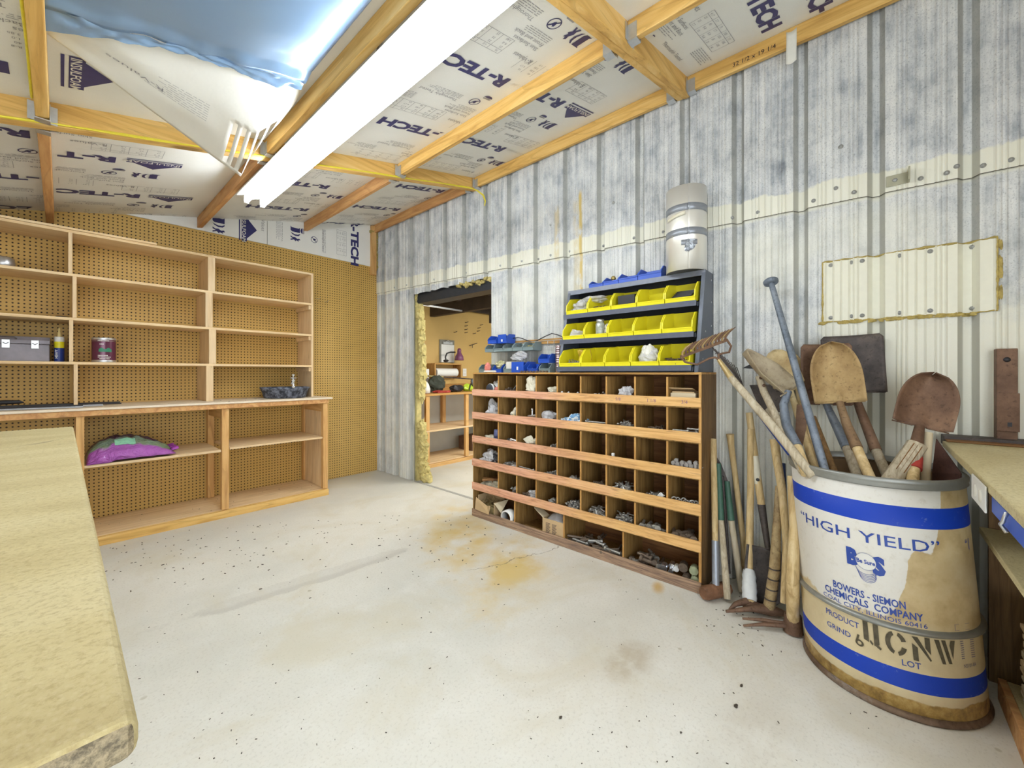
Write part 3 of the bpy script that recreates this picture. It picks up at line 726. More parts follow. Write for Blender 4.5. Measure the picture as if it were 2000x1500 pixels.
# yellow cable along the far rafter
t = thing('yellow_cable', 'thin yellow cable stapled along the far rafter and dangling at the metal wall', 'cable', (1.0, 2.73, 2.55))
for dx in (0, .006):
    pts = [(x, 2.7295-dx*.6, roof(x)-.098+.003*math.sin(x*9+dx*300)-dx*.5) for x in [-1+.12*i for i in range(29)]]
    pts += [(2.44, 2.70, 2.875-dx), (2.50, 2.66-dx, 2.855), (2.54, 2.62-dx*2, 2.81), (2.55, 2.60-dx, 2.755), (2.548, 2.605, 2.715)]
    obj('wire', MB().tube(pts, .0042, 6), m_cable, t)
pts = [(.09-.85*.0-.06, y, roof(-.055)-.09-.0) for y in (2.6, 2.2, 1.8, 1.4, 1.0)]
solo('yellow_cable', MB().tube([(-.082, y, roof(-.1)-.03+.012*math.sin(y*9)) for y in [1.0+.06*i for i in range(28)]], .005, 6), m_cable, 'yellow cable running along the purlin at the upper left corner', 'cable')
# bracket on the metal wall
t = thing('wall_bracket', 'small pale metal angle bracket bolted above the patch panel', 'bracket', (2.59, -.09, 2.09))
obj('plate', MB().box(2.585, 2.589, -.13, -.055, 2.075, 2.125), plain('bracket_enamel', (.42,.41,.30), .4, .3), t, bevel=.001)
obj('flange', MB().box(2.545, 2.589, -.134, -.128, 2.075, 2.135), plain('bracket_enamel', (.42,.41,.30), .4, .3), t, bevel=.001)
obj('bolt_head', MB().lathe([(.0001, -.006), (.008, -.006), (.010, 0)], (2.585, -.085, 2.10), 6, axis='x'), m_screw, t)
solo('masking_tape_strip', MB().grid(lambda u, v: (2.532-.004*v+.004*math.sin(v*6), .285+.045*u, 2.99-.17*v-.01*math.sin(u*3)), 4, 8), m_paper, 'white tape strip hanging over the ledger near the upper right', 'tape', solid=.0006)
mk = MB(); text(mk, '32 1/2 x 19 1/4', .034, lambda u, v: (2.5335, .585-u, 2.935+v), .0, 0, 1.0)
obj('pencil_writing', mk, m_black, ceil)
# dark steel channel standing on the right bench
t = thing('steel_channel', 'short rusty square steel channel standing upright against the wall on the bench', 'steel bar', (2.55, -.41, .93))
obj('channel', MB().box(2.545, 2.60, -.440, -.385, .93, 1.30), m_rust, t, bevel=.002)
obj('clamp_plate', MB().box(2.538, 2.545, -.444, -.384, .965, 1.12), m_rust, t, bevel=.001)
obj('hole', MB().lathe([(.0001, -.001), (.010, -.001), (.010, .004)], (2.544, -.412, 1.255), 12, axis='x'), m_black, t)
obj('square_hole', MB().box(2.5372, 2.539, -.424, -.412, .985, 1.002), m_black, t)
# ================================================================ SHELVING on the back wall
t = thing('shelf_unit', 'tall pale wooden shelf unit standing on the counter against the pegboard wall', 'shelf', (.7, 4.38, .96))
YF, YB = 4.204, 4.556; XR = 1.696; XL = -1.85
for z in (2.19, 1.885, 1.574, 1.262): obj('shelf_board', MB().box(XL, XR-.02, YF, YB, z, z+.019), m_shelf_y, t, bevel=.0015)
def upr(x, z0, z1, w_=.020): obj('upright', MB().box(x-w_/2, x+w_/2, YF, YB, z0, z1), m_shelf['z'], t, bevel=.0015)
Z = [.962, 1.262, 1.574, 1.885, 2.19]
for k, (xa, xb) in enumerate([(.068, .843), (.046, .862), (.062, .838), (.042, .855)]):
    upr(xa, Z[k]+(.019 if k else 0), Z[k+1]); upr(xb, Z[k]+(.019 if k else 0), Z[k+1], .05)
    upr(-.75, Z[k]+(.019 if k else 0), Z[k+1])
obj('end_panel', MB().box(XR-.02, XR, YF, YB, .962, 2.209), m_shelf['z'], t, bevel=.0015)
for z in (1.885, 1.574, 1.262): obj('cleat', MB().box(XR-.04, XR-.0205, YF+.012, YB-.01, z-.042, z-.002), m_shelf['x'], t, bevel=.001)
solo('loose_board', MB().bar((-.5, 4.25, 2.222), (.5, 4.22, 2.216), .07, .016), m_shelf_y, 'thin loose board lying on top of the tall shelf unit', 'board', bevel=.002)
# counter with open base
t = thing('counter_base', 'open wooden counter base with posts and lower shelves along the pegboard wall', 'counter', (.5, 4.28, 0))
CX1 = 1.757
for x0, x1 in ((.065, .105), (.885, .935), (CX1-.045, CX1)):
    obj('post', MB().box(x0, x1, 4.01, 4.06, .065, .905), m_stud['z'], t, bevel=.002)
    obj('rear_post', MB().box(x0, x1, 4.49, 4.545, .065, .905), m_stud['z'], t, bevel=.002)
    obj('cross_rail', MB().box(x0+.005, x1-.005, 4.065, 4.485, .82, .90), m_stud['y'], t, bevel=.002)
obj('front_rail', MB().box(XL, CX1, 3.995, 4.009, .906, .944), m_pine_old, t, bevel=.002)
obj('bottom_rail', MB().box(XL, CX1, 3.99, 4.03, .0, .060), m_pine['x'], t, bevel=.002)
obj('bottom_board', MB().box(XL, CX1-.02, 4.031, 4.55, .046, .062), m_shelf['x'], t)
obj('shelf_board', MB().box(XL, .880, 4.065, 4.55, .550, .566), m_shelf['x'], t, bevel=.001)
obj('shelf_board', MB().box(XL, .880, 4.012, 4.0655, .548, .566), m_shelf['x'], t)
obj('shelf_board', MB().box(.94, CX1-.05, 4.012, 4.55, .560, .576), m_shelf['x'], t, bevel=.001)
obj('end_panel', MB().box(CX1-.03, CX1-.015, 4.062, 4.49, .066, .90), m_shelf['z'], t)
solo('countertop', MB().box(XL, 1.795, 3.985, 4.558, .945, .962), m_counter, 'dusty pale counter top running along under the tall shelves', 'counter top', bevel=.003)
# ---- items on the shelves
t = thing('toolbox', 'worn grey metal toolbox with two latches on the shelf at the left edge', 'toolbox', (-.25, 4.36, 1.281))
m = MB(); prf = [(4.27, 1.281), (4.27, 1.40), (4.285, 1.44), (4.30, 1.452), (4.44, 1.452), (4.455, 1.44), (4.47, 1.40), (4.47, 1.281)]
mt = plain('toolbox_grey', (.26,.24,.27), .5, .35, var=.25, sc=12)
obj('body', MB().box(-.48, -.055, 4.272, 4.468, 1.281, 1.398), mt, t, bevel=.004)
obj('lid', MB().prism([(4.27, 1.40), (4.272, 1.425), (4.29, 1.450), (4.45, 1.450), (4.468, 1.425), (4.47, 1.40)], lambda u, v, d: (d, u, v), -.482, -.053), mt, t, bevel=.002)
for x in (-.245, -.12):
    o = obj('latch', MB().box(x-.018, x+.018, 4.262, 4.272, 1.368, 1.425), m_galv, t, bevel=.002); obj('latch_hook', MB().tube([(x-.012, 4.26, 1.405), (x, 4.254, 1.395), (x+.012, 4.26, 1.405)], .0022, 6), m_darksteel, o)
obj('handle', MB().tube([(-.28, 4.26, 1.43), (-.27, 4.25, 1.442), (-.21, 4.25, 1.442), (-.20, 4.26, 1.43)], .004, 8), m_darksteel, t)
t = thing('caulk_tube', 'blue and yellow adhesive cartridge with cream nozzle beside the toolbox', 'tube', (-.015, 4.33, 1.281))
c = (-.010, 4.33)
m_cblue = plain('cartridge_blue', (.02,.05,.28), .35)
obj('cartridge', MB().lathe([(.0001, 1.281), (.0245, 1.281), (.025, 1.285), (.025, 1.38)], (c[0], c[1], 0), 20).lathe([(.025, 1.38), (.025, 1.425)], (c[0], c[1], 0), 20, 1).lathe([(.025, 1.425), (.025, 1.455), (.023, 1.460), (.0001, 1.460)], (c[0], c[1], 0), 20, 2), [m_cblue, m_yellow, m_white], t)
obj('nozzle', MB().lathe([(.010, 1.460), (.010, 1.468), (.004, 1.525), (.0001, 1.526)], (c[0], c[1], 0), 12), plain('nozzle_cream', (.82,.66,.30), .5), t)
lt = MB(); text(lt, 'HEAVY', .020, lambda u, v: (c[0]-.007-v*.98, c[1]-.0252, 1.305+u), .01)
obj('lettering', lt, m_white, t)
t = thing('paint_can', 'shiny maroon paint can with white and green label on the third shelf', 'paint can', (.215, 4.34, 1.281))
c = (.215, 4.34); n_ = N('maroon_label'); m_mar = n_.fin((.13,.03,.07), .22, .2, .6)
obj('can', MB().lathe([(.0001, 1.281), (.066, 1.281), (.068, 1.285), (.0665, 1.292), (.0665, 1.455), (.068, 1.462), (.066, 1.468), (.058, 1.468), (.056, 1.460), (.0001, 1.460)], (*c, 0), 28), m_galv, t)
obj('label', MB().lathe([(.0672, 1.300), (.0672, 1.450)], (*c, 0), 28), m_mar, t)
def oncan(u, v, r=.0678):
    a = u/r-.1; return (c[0]+r*math.sin(a), c[1]-r*math.cos(a), v)
lt = MB()
for z, s_, w_, o0 in ((1.440, 1, .07, -.03), (1.415, 1, .03, -.02), (1.330, 1, .06, -.03), (1.318, 1, .075, -.03), (1.306, 1, .06, -.02)):
    for k in range(int(w_/.008)): lt.add([oncan(o0+k*.008, z), oncan(o0+k*.008+.006, z), oncan(o0+k*.008+.006, z+.006), oncan(o0+k*.008, z+.006)], [(0,1,2,3)], 0)
for k in range(12): lt.add([oncan(-.025+k*.006, 1.36), oncan(-.025+k*.006+.006, 1.36), oncan(-.025+k*.006+.006, 1.385+.006*math.sin(k)), oncan(-.025+k*.006, 1.385+.006*math.sin(k-1))], [(0,1,2,3)], 1)
obj('label_print', lt, [m_white, plain('label_green', (.03,.25,.14), .4)], t)
obj('handle', MB().tube([(.215+.068*math.cos(a), 4.34+.068*math.sin(a)-.004, 1.44-.0) for a in [PI+.1+i*.2 for i in range(15)]], .0015, 6), m_galv, t)
solo('steel_jar', MB().lathe([(.0001, 1.904), (.05, 1.904), (.052, 1.94), (.048, 1.975), (.03, 1.985), (.0001, 1.987)], (-.26, 4.36, 0), 20), m_galv, 'small round grey tin on the second shelf at the left edge', 'tin')
m = MB()
for k in range(12): m.blob((-.15+.017*k, 4.33+.02*math.sin(k*2), 1.598), (.015, .012, .006), k, .6, nu=8, nv=6, floor=1.5935)
solo('charred_sticks', m, m_black, 'dark crumbly debris lying on the middle shelf left of the divider', 'debris', kind='stuff')
solo('black_strip', MB().bar((-.02, 4.30, 1.601), (.03, 4.33, 1.601), .03, .012), m_black, 'short black bar lying at the end of the middle shelf', 'bar')
# rubber pan and faucet
t = thing('rubber_pan', 'dusty black rubber feed pan on the counter at its right end', 'pan', (1.46, 4.27, .962))
C = (1.455, 4.265, 0); n_ = N('dusty_rubber'); o_ = n_.ob(); m_rub = n_.fin(n_.mix(n_.ss(n_.nz(o_, 22, 6, .75), .42, .62), (.025,.03,.045), (.22,.25,.33)), .75)
obj('bowl', MB().lathe([(.0001, .962), (.165, .962), (.18, .97), (.205, 1.05), (.215, 1.056), (.213, 1.066), (.203, 1.066), (.195, 1.055), (.175, .985), (.0001, .978)], C, 36), m_rub, t)
t = thing('water_valve', 'small chrome plumbing valve standing on the rim of the rubber pan', 'valve', (1.455, 4.06, 1.066))
C = (1.455, 4.062, 0)
obj('stem', MB().lathe([(.0001, 1.062), (.015, 1.062), (.016, 1.08), (.011, 1.085), (.011, 1.12), (.017, 1.125), (.017, 1.135), (.009, 1.14), (.008, 1.175), (.013, 1.18), (.013, 1.19), (.0001, 1.193)], C, 14), m_chrome, t)
obj('cross_handle', MB().tube([(1.43, 4.062, 1.155), (1.48, 4.062, 1.155)], .006, 8).tube([(1.455, 4.04, 1.155), (1.455, 4.085, 1.155)], .006, 8), m_chrome, t)
obj('spout', MB().tube([(1.455, 4.062, 1.105), (1.44, 4.05, 1.112), (1.43, 4.04, 1.10)], .006, 8), m_chrome, t)
# hoses on the counter
t = thing('hose_bundle', 'bundle of thin black and grey hoses lying on the counter at the left', 'hoses', (-.1, 4.2, .962))
for k in range(6):
    pts = [(-.9+.10*i, 4.10+.028*k+.02*math.sin(i*.5+k)+.006*i*(k % 3-1), .9705+.004*(k % 3)) for i in range(int(8+k*.5)+3)]
    obj('hose', MB().tube(pts, .007 if k % 2 else .0055, 7), m_black if k % 3 else plain('grey_hose', (.45,.47,.52), .4), t)
solo('black_rod', MB().tube([(-.8, 4.36, .975), (-.35, 4.34, 1.00), (-.25, 4.33, 1.005), (-.19, 4.325, 1.004), (-.17, 4.32, 1.0)], [.010, .014, .016, .013, .003], 10), m_black, 'black tapered rod leaning behind the hose bundle', 'rod')
# purple soil bag
t = thing('soil_bag', 'purple plastic bag of potting soil slumped on the lower counter shelf', 'bag', (.33, 4.2, .566))
def bagf(u, v, k=1):
    x = .115+.475*u; y = 4.02+.36*v; e = (max(0, math.sin(PI*min(1, u*1.02)))**.45)*(max(0, math.sin(PI*v))**.5)
    z = .571+(.185*e*(1-.45*u)+.01)*k+(.020*abs(noise.noise(Vector((x*9+y*5, y*16, 2))))+.012*noise.noise(Vector((x*30, y*26, 5))))*(.2+e)
    if v < .12: y -= .012*(1-v/.12)
    if v < .15 and u < .3: z -= .05*(1-u/.3)*(1-v/.15)
    return (x, y, z if y < 4.006 else max(z, .5685))
n_ = N('soil_bag_print'); o_ = n_.ob(); s_ = n_.sep(o_); f_ = n_.ss(n_.ma('ADD', s_[1], n_.ma('MULTIPLY', n_.nz(o_, 6, 3), .12)), -.075, -.055)
f2 = n_.ss(n_.ma('ADD', s_[1], n_.ma('MULTIPLY', n_.nz(o_, 6, 3), .12)), -.005, .015)
cc = n_.mix(f_, n_.mix(n_.nz(o_, 12, 3), (.30,.04,.36), (.52,.16,.58)), n_.mix(n_.nz(o_, 9, 2), (.10,.16,.20), (.25,.33,.12))); cc = n_.mix(f2, cc, (.06,.02,.05)); n_.bump(n_.nz(n_.map(o_, (1, 2.5, 1)), 16, 4, .6, 1), .9, .03); m_soil = n_.fin(cc, .22, 0, .7)
obj('bag_body', MB().grid(bagf, 36, 24), m_soil, t, solid=.003)
obj('seal_fin', MB().grid(lambda u, v: (.57+.045*u, 4.06+.24*v, .60+.018*math.sin(v*15)+.01*u), 4, 16), m_purplebag, t, solid=.002)
lb = MB()
def onbag(a, b):
    p = Vector(bagf((a-.115)/.47, (b-4.045)/.30)); p.z += .004; p.y -= .003; return p
lb.grid(lambda u, v: onbag(.255+.11*u, 4.085+.05*v), 8, 4, 0)
obj('label', lb, plain('label_mint', (.30,.66,.45), .4, var=.2, sc=60), t)
for a in range(3): solo('pegboard_hook', MB().tube([(1.78+.09*a, 4.556, 2.04-.02*a), (1.79+.09*a, 4.52, 2.035-.02*a), (1.80+.09*a, 4.50, 2.05-.02*a)], .0025, 6), m_galv, ['leftmost thin wire hook on the pegboard right of the shelves', 'middle thin wire hook on the pegboard right of the shelves', 'rightmost thin wire hook on the pegboard right of the shelves'][a], 'hook', 'wire hooks on the pegboard')
# ================================================================ near bench at the left
t = thing('workbench', 'large particle board workbench in the left foreground', 'workbench', (-.6, 1.6, 0))
m = MB(); r = .012
pf = [(0.040-r, .922), (.040-.004, .926), (.040, .935), (.038, .943), (.040-r, .950)]
o = obj('bench_top', MB().box(-1.24, .038, .396, 2.80, .920, .950), [m_particle, m_particle_edge], t, bevel=.010)
o.modifiers['bevel'].segments = 4
for i, p in enumerate(o.data.polygons):
    if abs(p.normal.y) > .5: p.material_index = 1
for x in (-1.18, -.10):
    for y in (.50, 2.66): obj('leg', MB().box(x-.045, x+.045, y-.045, y+.045, 0, .83), m_stud['z'], t, bevel=.003)
for x in (-1.20, -.09): obj('side_rail', MB().box(x-.02, x+.02, .455, 2.705, .835, .921), m_stud['y'], t, bevel=.003)
for y in (.44, 2.72): obj('end_rail', MB().box(-1.18, -.11, y-.015, y+.015, .835, .921), m_stud['x'], t, bevel=.003)
# ================================================================ wooden bin unit
UX0, UX1 = 2.315, 2.597; UY0, UY1 = .685, 2.509; UH = 1.205
t = thing('cubby_unit', 'large wooden parts bin unit with rows of open compartments against the metal wall', 'bin unit', (2.45, 1.6, 0)); cub = t
DY = [2.497, 2.212, 2.018, 1.829, 1.641, 1.449, 1.259, 1.066, .871, .697]
FL = [.012, .229, .428, .626, .824, 1.018]           # floor heights, bottom to top
TOPS = [.229, .428, .626, .824, 1.018, 1.192]
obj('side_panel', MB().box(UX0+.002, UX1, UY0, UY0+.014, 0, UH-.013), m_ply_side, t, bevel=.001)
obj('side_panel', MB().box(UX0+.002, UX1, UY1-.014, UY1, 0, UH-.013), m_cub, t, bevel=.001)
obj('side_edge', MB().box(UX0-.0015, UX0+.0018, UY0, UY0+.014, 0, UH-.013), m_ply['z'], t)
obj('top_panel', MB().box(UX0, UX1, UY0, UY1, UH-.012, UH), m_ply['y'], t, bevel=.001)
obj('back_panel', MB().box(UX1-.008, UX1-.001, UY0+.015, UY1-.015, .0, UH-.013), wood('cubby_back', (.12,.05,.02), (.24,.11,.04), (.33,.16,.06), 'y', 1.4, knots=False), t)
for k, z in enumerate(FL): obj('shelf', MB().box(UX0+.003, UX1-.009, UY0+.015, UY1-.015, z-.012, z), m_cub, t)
for k, z in enumerate([1.066, .876, .678, .485, .285]):
    h = [.052, .056, .056, .060, .060][k]
    obj('front_lip', MB().box(UX0-.010, UX0-.0005, UY0+.001, UY1-.0005, z-h, z), m_lip, t, bevel=.001)
obj('front_lip', MB().box(UX0-.010, UX0-.0005, UY0, UY1, .001, .062), m_kick, t, bevel=.001)
for k in range(1, 6):
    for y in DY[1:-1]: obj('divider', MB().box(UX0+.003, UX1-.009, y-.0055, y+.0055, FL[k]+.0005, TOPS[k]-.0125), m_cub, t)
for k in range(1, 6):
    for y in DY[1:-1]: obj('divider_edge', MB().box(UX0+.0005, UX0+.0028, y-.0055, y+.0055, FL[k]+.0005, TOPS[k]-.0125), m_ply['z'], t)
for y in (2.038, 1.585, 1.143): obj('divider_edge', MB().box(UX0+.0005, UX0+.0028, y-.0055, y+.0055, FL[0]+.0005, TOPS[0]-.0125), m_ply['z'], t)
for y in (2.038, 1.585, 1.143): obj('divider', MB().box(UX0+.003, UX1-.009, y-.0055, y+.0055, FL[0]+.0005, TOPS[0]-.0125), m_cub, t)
lt = MB()
for (y, z, s) in ((1.19, 1.03, '5/8'), (.99, 1.03, '1 1/8'), (.79, 1.03, '3/4')): text(lt, s, .028, lambda u, v: (UX0-.0106, y-u, z+v), 0, 0)
obj('pencil_marks', lt, plain('pencil', (.25,.12,.18), .6), t)
ROW = ['top', 'second', 'third', 'fourth', 'fifth', 'bottom']; ORD = ['first', 'second', 'third', 'fourth', 'fifth', 'sixth', 'seventh', 'eighth', 'last']
def cell(r, c):       # returns y centre, width, floor z
    k = 5-r; a, b = DY[c]-.006, DY[c+1]+.006; return (a+b)/2, a-b, FL[k]
def wh(r, c): return f'in the {ORD[c]} compartment of the {ROW[r]} row'
def hexnut(m, c, r, h, axis='x', mi=0, rot=0):
    cs = [(r*math.cos(PI/3*i+rot), r*math.sin(PI/3*i+rot)) for i in range(6)]
    fn = {'x': lambda u, v, d: (c[0]+d, c[1]+u, c[2]+v), 'y': lambda u, v, d: (c[0]+u, c[1]+d, c[2]+v), 'z': lambda u, v, d: (c[0]+u, c[1]+v, c[2]+d)}[axis]
    m.prism(cs, fn, -h/2, h/2, mi)
def bolt_mb(L, r, ang, tilt=0, c=(0,0,0), m=None):
    m = m or MB(); d = Vector((math.cos(ang)*math.cos(tilt), math.sin(ang)*math.cos(tilt), math.sin(tilt))); a = Vector(c)
    m.tube([a, a+d*L], r, 8); m.tube([a-d*r*1.3, a], r*1.9, 6); return m
def pile(r, c, label, cnt=16, s=.009, mat=m_nuts, span=1.0, h=.03, off=0):
    y, w_, z = cell(r, c); m = MB(); rnd_ = random.Random(r*31+c)
    for i in range(cnt):
        yy = y+off+rnd_.uniform(-.5, .5)*(w_-.05)*span; xx = rnd_.uniform(UX0+.02, UX0+.12); q = 1-.6*abs(yy-y-off)/(w_*.6)
        zz = z+s+(h+.034)*q*rnd_.uniform(.75, 1)
        if rnd_.random() < .5: bolt_mb(s*3.5, s*.42, rnd_.uniform(0, 6.3), rnd_.uniform(-.3, .4), (xx, yy, max(zz, z+s*1.2)), m)
        elif rnd_.random() < .6: hexnut(m, (xx, yy, zz), s, s*1.1, rnd_.choice('xyz'), 0, rnd_.random())
        else: m.tube([(xx, yy, zz), (xx+.002, yy+.001, zz+s*.5)], s*.9, 8)
    m.blob((UX0+.07, y+off, z), (.06, w_*.42*span, h*.75+s+.028), r+c, .35, 4, 16, 8, floor=z+.0006)
    return solo('hardware_pile', m, mat, label+' '+wh(r, c), 'hardware', kind='stuff')
def bagobj(name, r, c, label, cat, size, mat, dy=0, dx=.09, amp=.4, seed=None, dz=0, fr=2.2):
    y, w_, z = cell(r, c); m = MB(); sd = seed if seed is not None else r*9+c
    m.blob((UX0+dx, y+dy, z+size[2]*.8+dz), size, sd, amp, fr, 20, 14, floor=z+.001)
    fx_ = UX0+.004
    for v in m.v:
        v.x = max(v.x, fx_); v.y = min(max(v.y, y-w_/2+.003), y+w_/2-.003)
    return solo(name, m, mat, label+' '+wh(r, c), cat)
# --- top row contents
y, w_, z = cell(0, 0)
t = thing('respirator', 'black and white respirator mask '+wh(0, 0), 'mask', (2.37, y-.03, z+.001))
Rm = Matrix.Rotation(-.5, 4, 'Z')
obj('cartridge', MB().lathe([(.0001, -.03), (.03, -.03), (.036, -.024), (.038, .0), (.036, .02), (.0001, .02)], (2.36, y-.02, z+.056), 20, axis='x'), plain('cartridge_black', (.04,.05,.07), .4), t)
obj('rim', MB().lathe([(.038, -.018), (.041, -.014), (.041, .004), (.038, .008)], (2.36, y-.02, z+.056), 20, axis='x'), m_white, t)
obj('facepiece', MB().blob((2.43, y-.03, z+.07), (.04, .045, .05), 3, .2), m_white, t)
obj('strap', MB().tube([(2.42, y-.01, z+.11), (2.40, y-.06, z+.14), (2.42, y-.09, z+.12), (2.45, y-.10, z+.08)], .008, 6, flat=.3), m_black, t)
solo('filter_canister', MB().lathe([(.0001, -.02), (.020, -.02), (.022, -.014), (.022, .015), (.0001, .015)], (2.36, y-.095, z+.05), 16, axis='x').blob((2.40, y-.095, z+.025), (.03, .02, .022), 5, .2, floor=z+.001), m_red_pink, 'salmon round plastic cap beside the respirator', 'cap')
solo('glass_jar', MB().lathe([(.0001, -.05), (.018, -.05), (.020, -.03), (.020, .02), (.0001, .02)], (2.39, y+.075, z+.022), 16, axis='x'), m_poly, 'small clear jar lying left of the respirator', 'jar')
pile(0, 1, 'greenish metal clamps and rings', 12, .012, m_nutsdark, .8, .02)
y, w_, z = cell(0, 1)
solo('metal_strip', MB().tube([(2.36, y+.05, z+.03), (2.36, y-.02, z+.045), (2.36, y-.06, z+.09), (2.36, y-.08, z+.14)], .010, 6, flat=.25), m_galv, 'bent grey metal strip standing '+wh(0, 1), 'metal strip')
y, w_, z = cell(0, 2)
m = MB().blob((UX0+.045, y-.035, z+.075), (.045, .055, .075), 12, .35, 2.4, 20, 14)
for v in m.v: v.y = min(max(v.y, y-w_/2+.003), y+w_/2-.003); v.z = max(v.z, z+.002) if v.x > UX0-.001 else v.z; v.x = max(v.x, UX0+.001)
solo('cloth_sack', m, m_creampaper, 'wrinkled cream cloth sack '+wh(0, 2), 'sack')
bagobj('cloth_bag', 0, 3, 'pale lumpy bag', 'bag', (.06, .07, .045), m_creampaper, -.03)
for k, (dy, s) in enumerate(((.075, .009), (.02, .008), (-.055, .008))):
    y, w_, z = cell(0, 4); solo('plastic_peg', MB().ico((UX0+.03, y+dy, z+.045+s*.3), s).tube([(UX0+.03, y+dy, z+.001), (UX0+.03, y+dy, z+.04)], .004, 6), m_white, ['left', 'middle', 'right'][k]+' small white peg '+wh(0, 4), 'peg', 'white pegs in the top row')
pile(0, 5, 'few loose bolts', 6, .010, m_nuts, .5, .01, -.03)
bagobj('clear_bag', 0, 6, 'small clear plastic bag', 'bag', (.035, .05, .05), m_poly, -.01, .06, .5)
y, w_, z = cell(0, 8)
t = thing('cardboard_box', 'open faded cardboard box with torn flap '+wh(0, 8), 'box', (2.40, .79, z+.001))
bx = m_card_pale
obj('box_body', MB().box(2.335, 2.50, .722, .860, z+.001, z+.070), bx, t, bevel=.002)
obj('flap', MB().add([(2.325, .868, z+.098), (2.325, .735, z+.098), (2.40, .735, z+.080), (2.40, .868, z+.080)], [(0,1,2,3)]), m_card, t, solid=.003)
obj('dark_gap', MB().box(2.340, 2.49, .73, .852, z+.071, z+.078), m_card, t)
lt = MB(); text(lt, '250A', .030, lambda u, v: (2.3345, .835-u, z+.02+v), .01); obj('lettering', lt, plain('stamp', (.40,.32,.22), .7), t)
# --- second row
bagobj('plastic_bag', 1, 0, 'crumpled clear plastic bag', 'bag', (.07, .08, .075), m_poly, -.02, .10, .45)
bagobj('hardware_bag', 1, 0, 'flat white packet under the crumpled plastic bag', 'bag', (.06, .11, .025), m_paper, 0, .08, .5, 44)
bagobj('plastic_bag', 1, 1, 'white plastic bag', 'bag', (.06, .05, .055), m_creampaper, -.04)
bagobj('yellow_fitting', 1, 1, 'small yellow plastic fitting', 'fitting', (.02, .02, .018), m_yellow, -.05, .025, .3, 8, .02)
y, w_, z = cell(1, 2)
solo('faucet_part', MB().tube([(2.345, y-.0, z+.05), (2.345, y-.08, z+.062)], .013, 8).tube([(2.345, y-.035, z+.05), (2.345, y-.035, z+.10)], .008, 8).ico((2.345, y-.035, z+.105), .011).blob((2.36, y-.04, z+.025), (.03, .04, .025), 2, .3, floor=z+.001), m_chrome, 'silver valve fitting '+wh(1, 2), 'valve')
bagobj('plastic_bag', 1, 3, 'mottled plastic bag of parts', 'bag', (.06, .075, .05), m_poly, .01)
y, w_, z = cell(1, 3)
solo('pipe_fitting', MB().lathe([(.012, -.02), (.018, -.02), (.018, .05), (.012, .05), (.012, -.02)], (UX0+.024, y-.068, z+.045), 14, axis='x').box(UX0+.01, UX0+.06, y-.08, y-.056, z+.001, z+.027), m_darksteel, 'short dark pipe end '+wh(1, 3), 'pipe')
y, w_, z = cell(1, 4)
n_ = N('blue_patterned_cloth'); o_ = n_.ob(); m_bc = n_.fin(n_.mix(n_.ss(n_.nz(o_, 30, 2, .5, 2), .48, .52), (.16,.36,.60), (.78,.82,.82)), .7)
m = MB().blob((UX0+.06, y-.01, z+.045), (.055, .085, .04), 14, .5, 2.5, 20, 12, floor=z+.001)
for v in m.v: v.x = max(v.x, UX0+.003)
solo('cloth', m, m_bc, 'blue and white patterned cloth '+wh(1, 4), 'cloth')
y, w_, z = cell(1, 5)
solo('bolt', bolt_mb(.14, .006, -PI/2, 0, (UX0+.02, y+.06, z+.055)).box(UX0+.01, UX0+.03, y+.02, y+.04, z+.001, z+.05), m_nuts, 'long grey bolt '+wh(1, 5), 'bolt')
pile(1, 6, 'grey nuts and bolts', 14, .010, m_nuts, .7, .03, -.01)
pile(1, 7, 'few small rusty bolts', 6, .008, m_nutsdark, .5, .02, -.02)
y, w_, z = cell(1, 8)
for k, (ya, yb, zz) in enumerate(((.845, .765, .052), (.80, .72, .045), (.775, .712, .062))):
    solo('bolt', bolt_mb(abs(ya-yb), .006, PI/2, 0, (UX0+.016+.015*k, yb, z+zz)).box(UX0+.013+.015*k, UX0+.019+.015*k, yb+.01, yb+.02, z+.001, z+zz-.004), m_nuts, ['leftmost', 'middle', 'rightmost'][k]+' long hex bolt '+wh(1, 8), 'bolt', 'long bolts in the last compartment')
# --- third row
bagobj('paper_sheet', 2, 0, 'folded cream paper sheet', 'paper', (.07, .11, .03), m_creampaper, -.02)
y, w_, z = cell(2, 0)
solo('wire_spool', MB().lathe([(.0001, -.02), (.026, -.02), (.03, .0), (.026, .04), (.0001, .04)], (UX0+.05, y-.085, z+.075), 16, axis='z').box(UX0+.03, UX0+.07, y-.105, y-.065, z+.001, z+.055), plain('spool_blue', (.12,.14,.30), .5, var=.4, sc=60), 'blue wire spool '+wh(2, 0), 'spool')
y, w_, z = cell(2, 1)
solo('faucet_part', MB().tube([(2.35, y-.01, z+.055), (2.35, y-.075, z+.045), (2.36, y-.08, z+.03)], .014, 10).tube([(2.34, y-.00, z+.05), (2.34, y+.02, z+.03)], .02, 10).tube([(2.335, y-.02, z+.035), (2.335, y-.085, z+.022)], .009, 10).blob((2.36, y-.03, z+.012), (.03, .05, .012), 3, .3, floor=z+.001), m_chrome, 'chrome faucet parts '+wh(2, 1), 'faucet')
bagobj('paper_bag', 2, 2, 'crumpled cream paper wad', 'paper', (.055, .075, .045), m_creampaper, -.01, .06, .55)
pile(2, 3, 'few small hinges', 4, .010, m_nuts, .4, .015, -.02)
y, w_, z = cell(2, 6); solo('white_cube', MB().box(UX0+.015, UX0+.031, y+.052, y+.068, z+.001, z+.066), m_white, 'little white plastic block '+wh(2, 6), 'block', bevel=.002)
y, w_, z = cell(2, 8)
proto = None
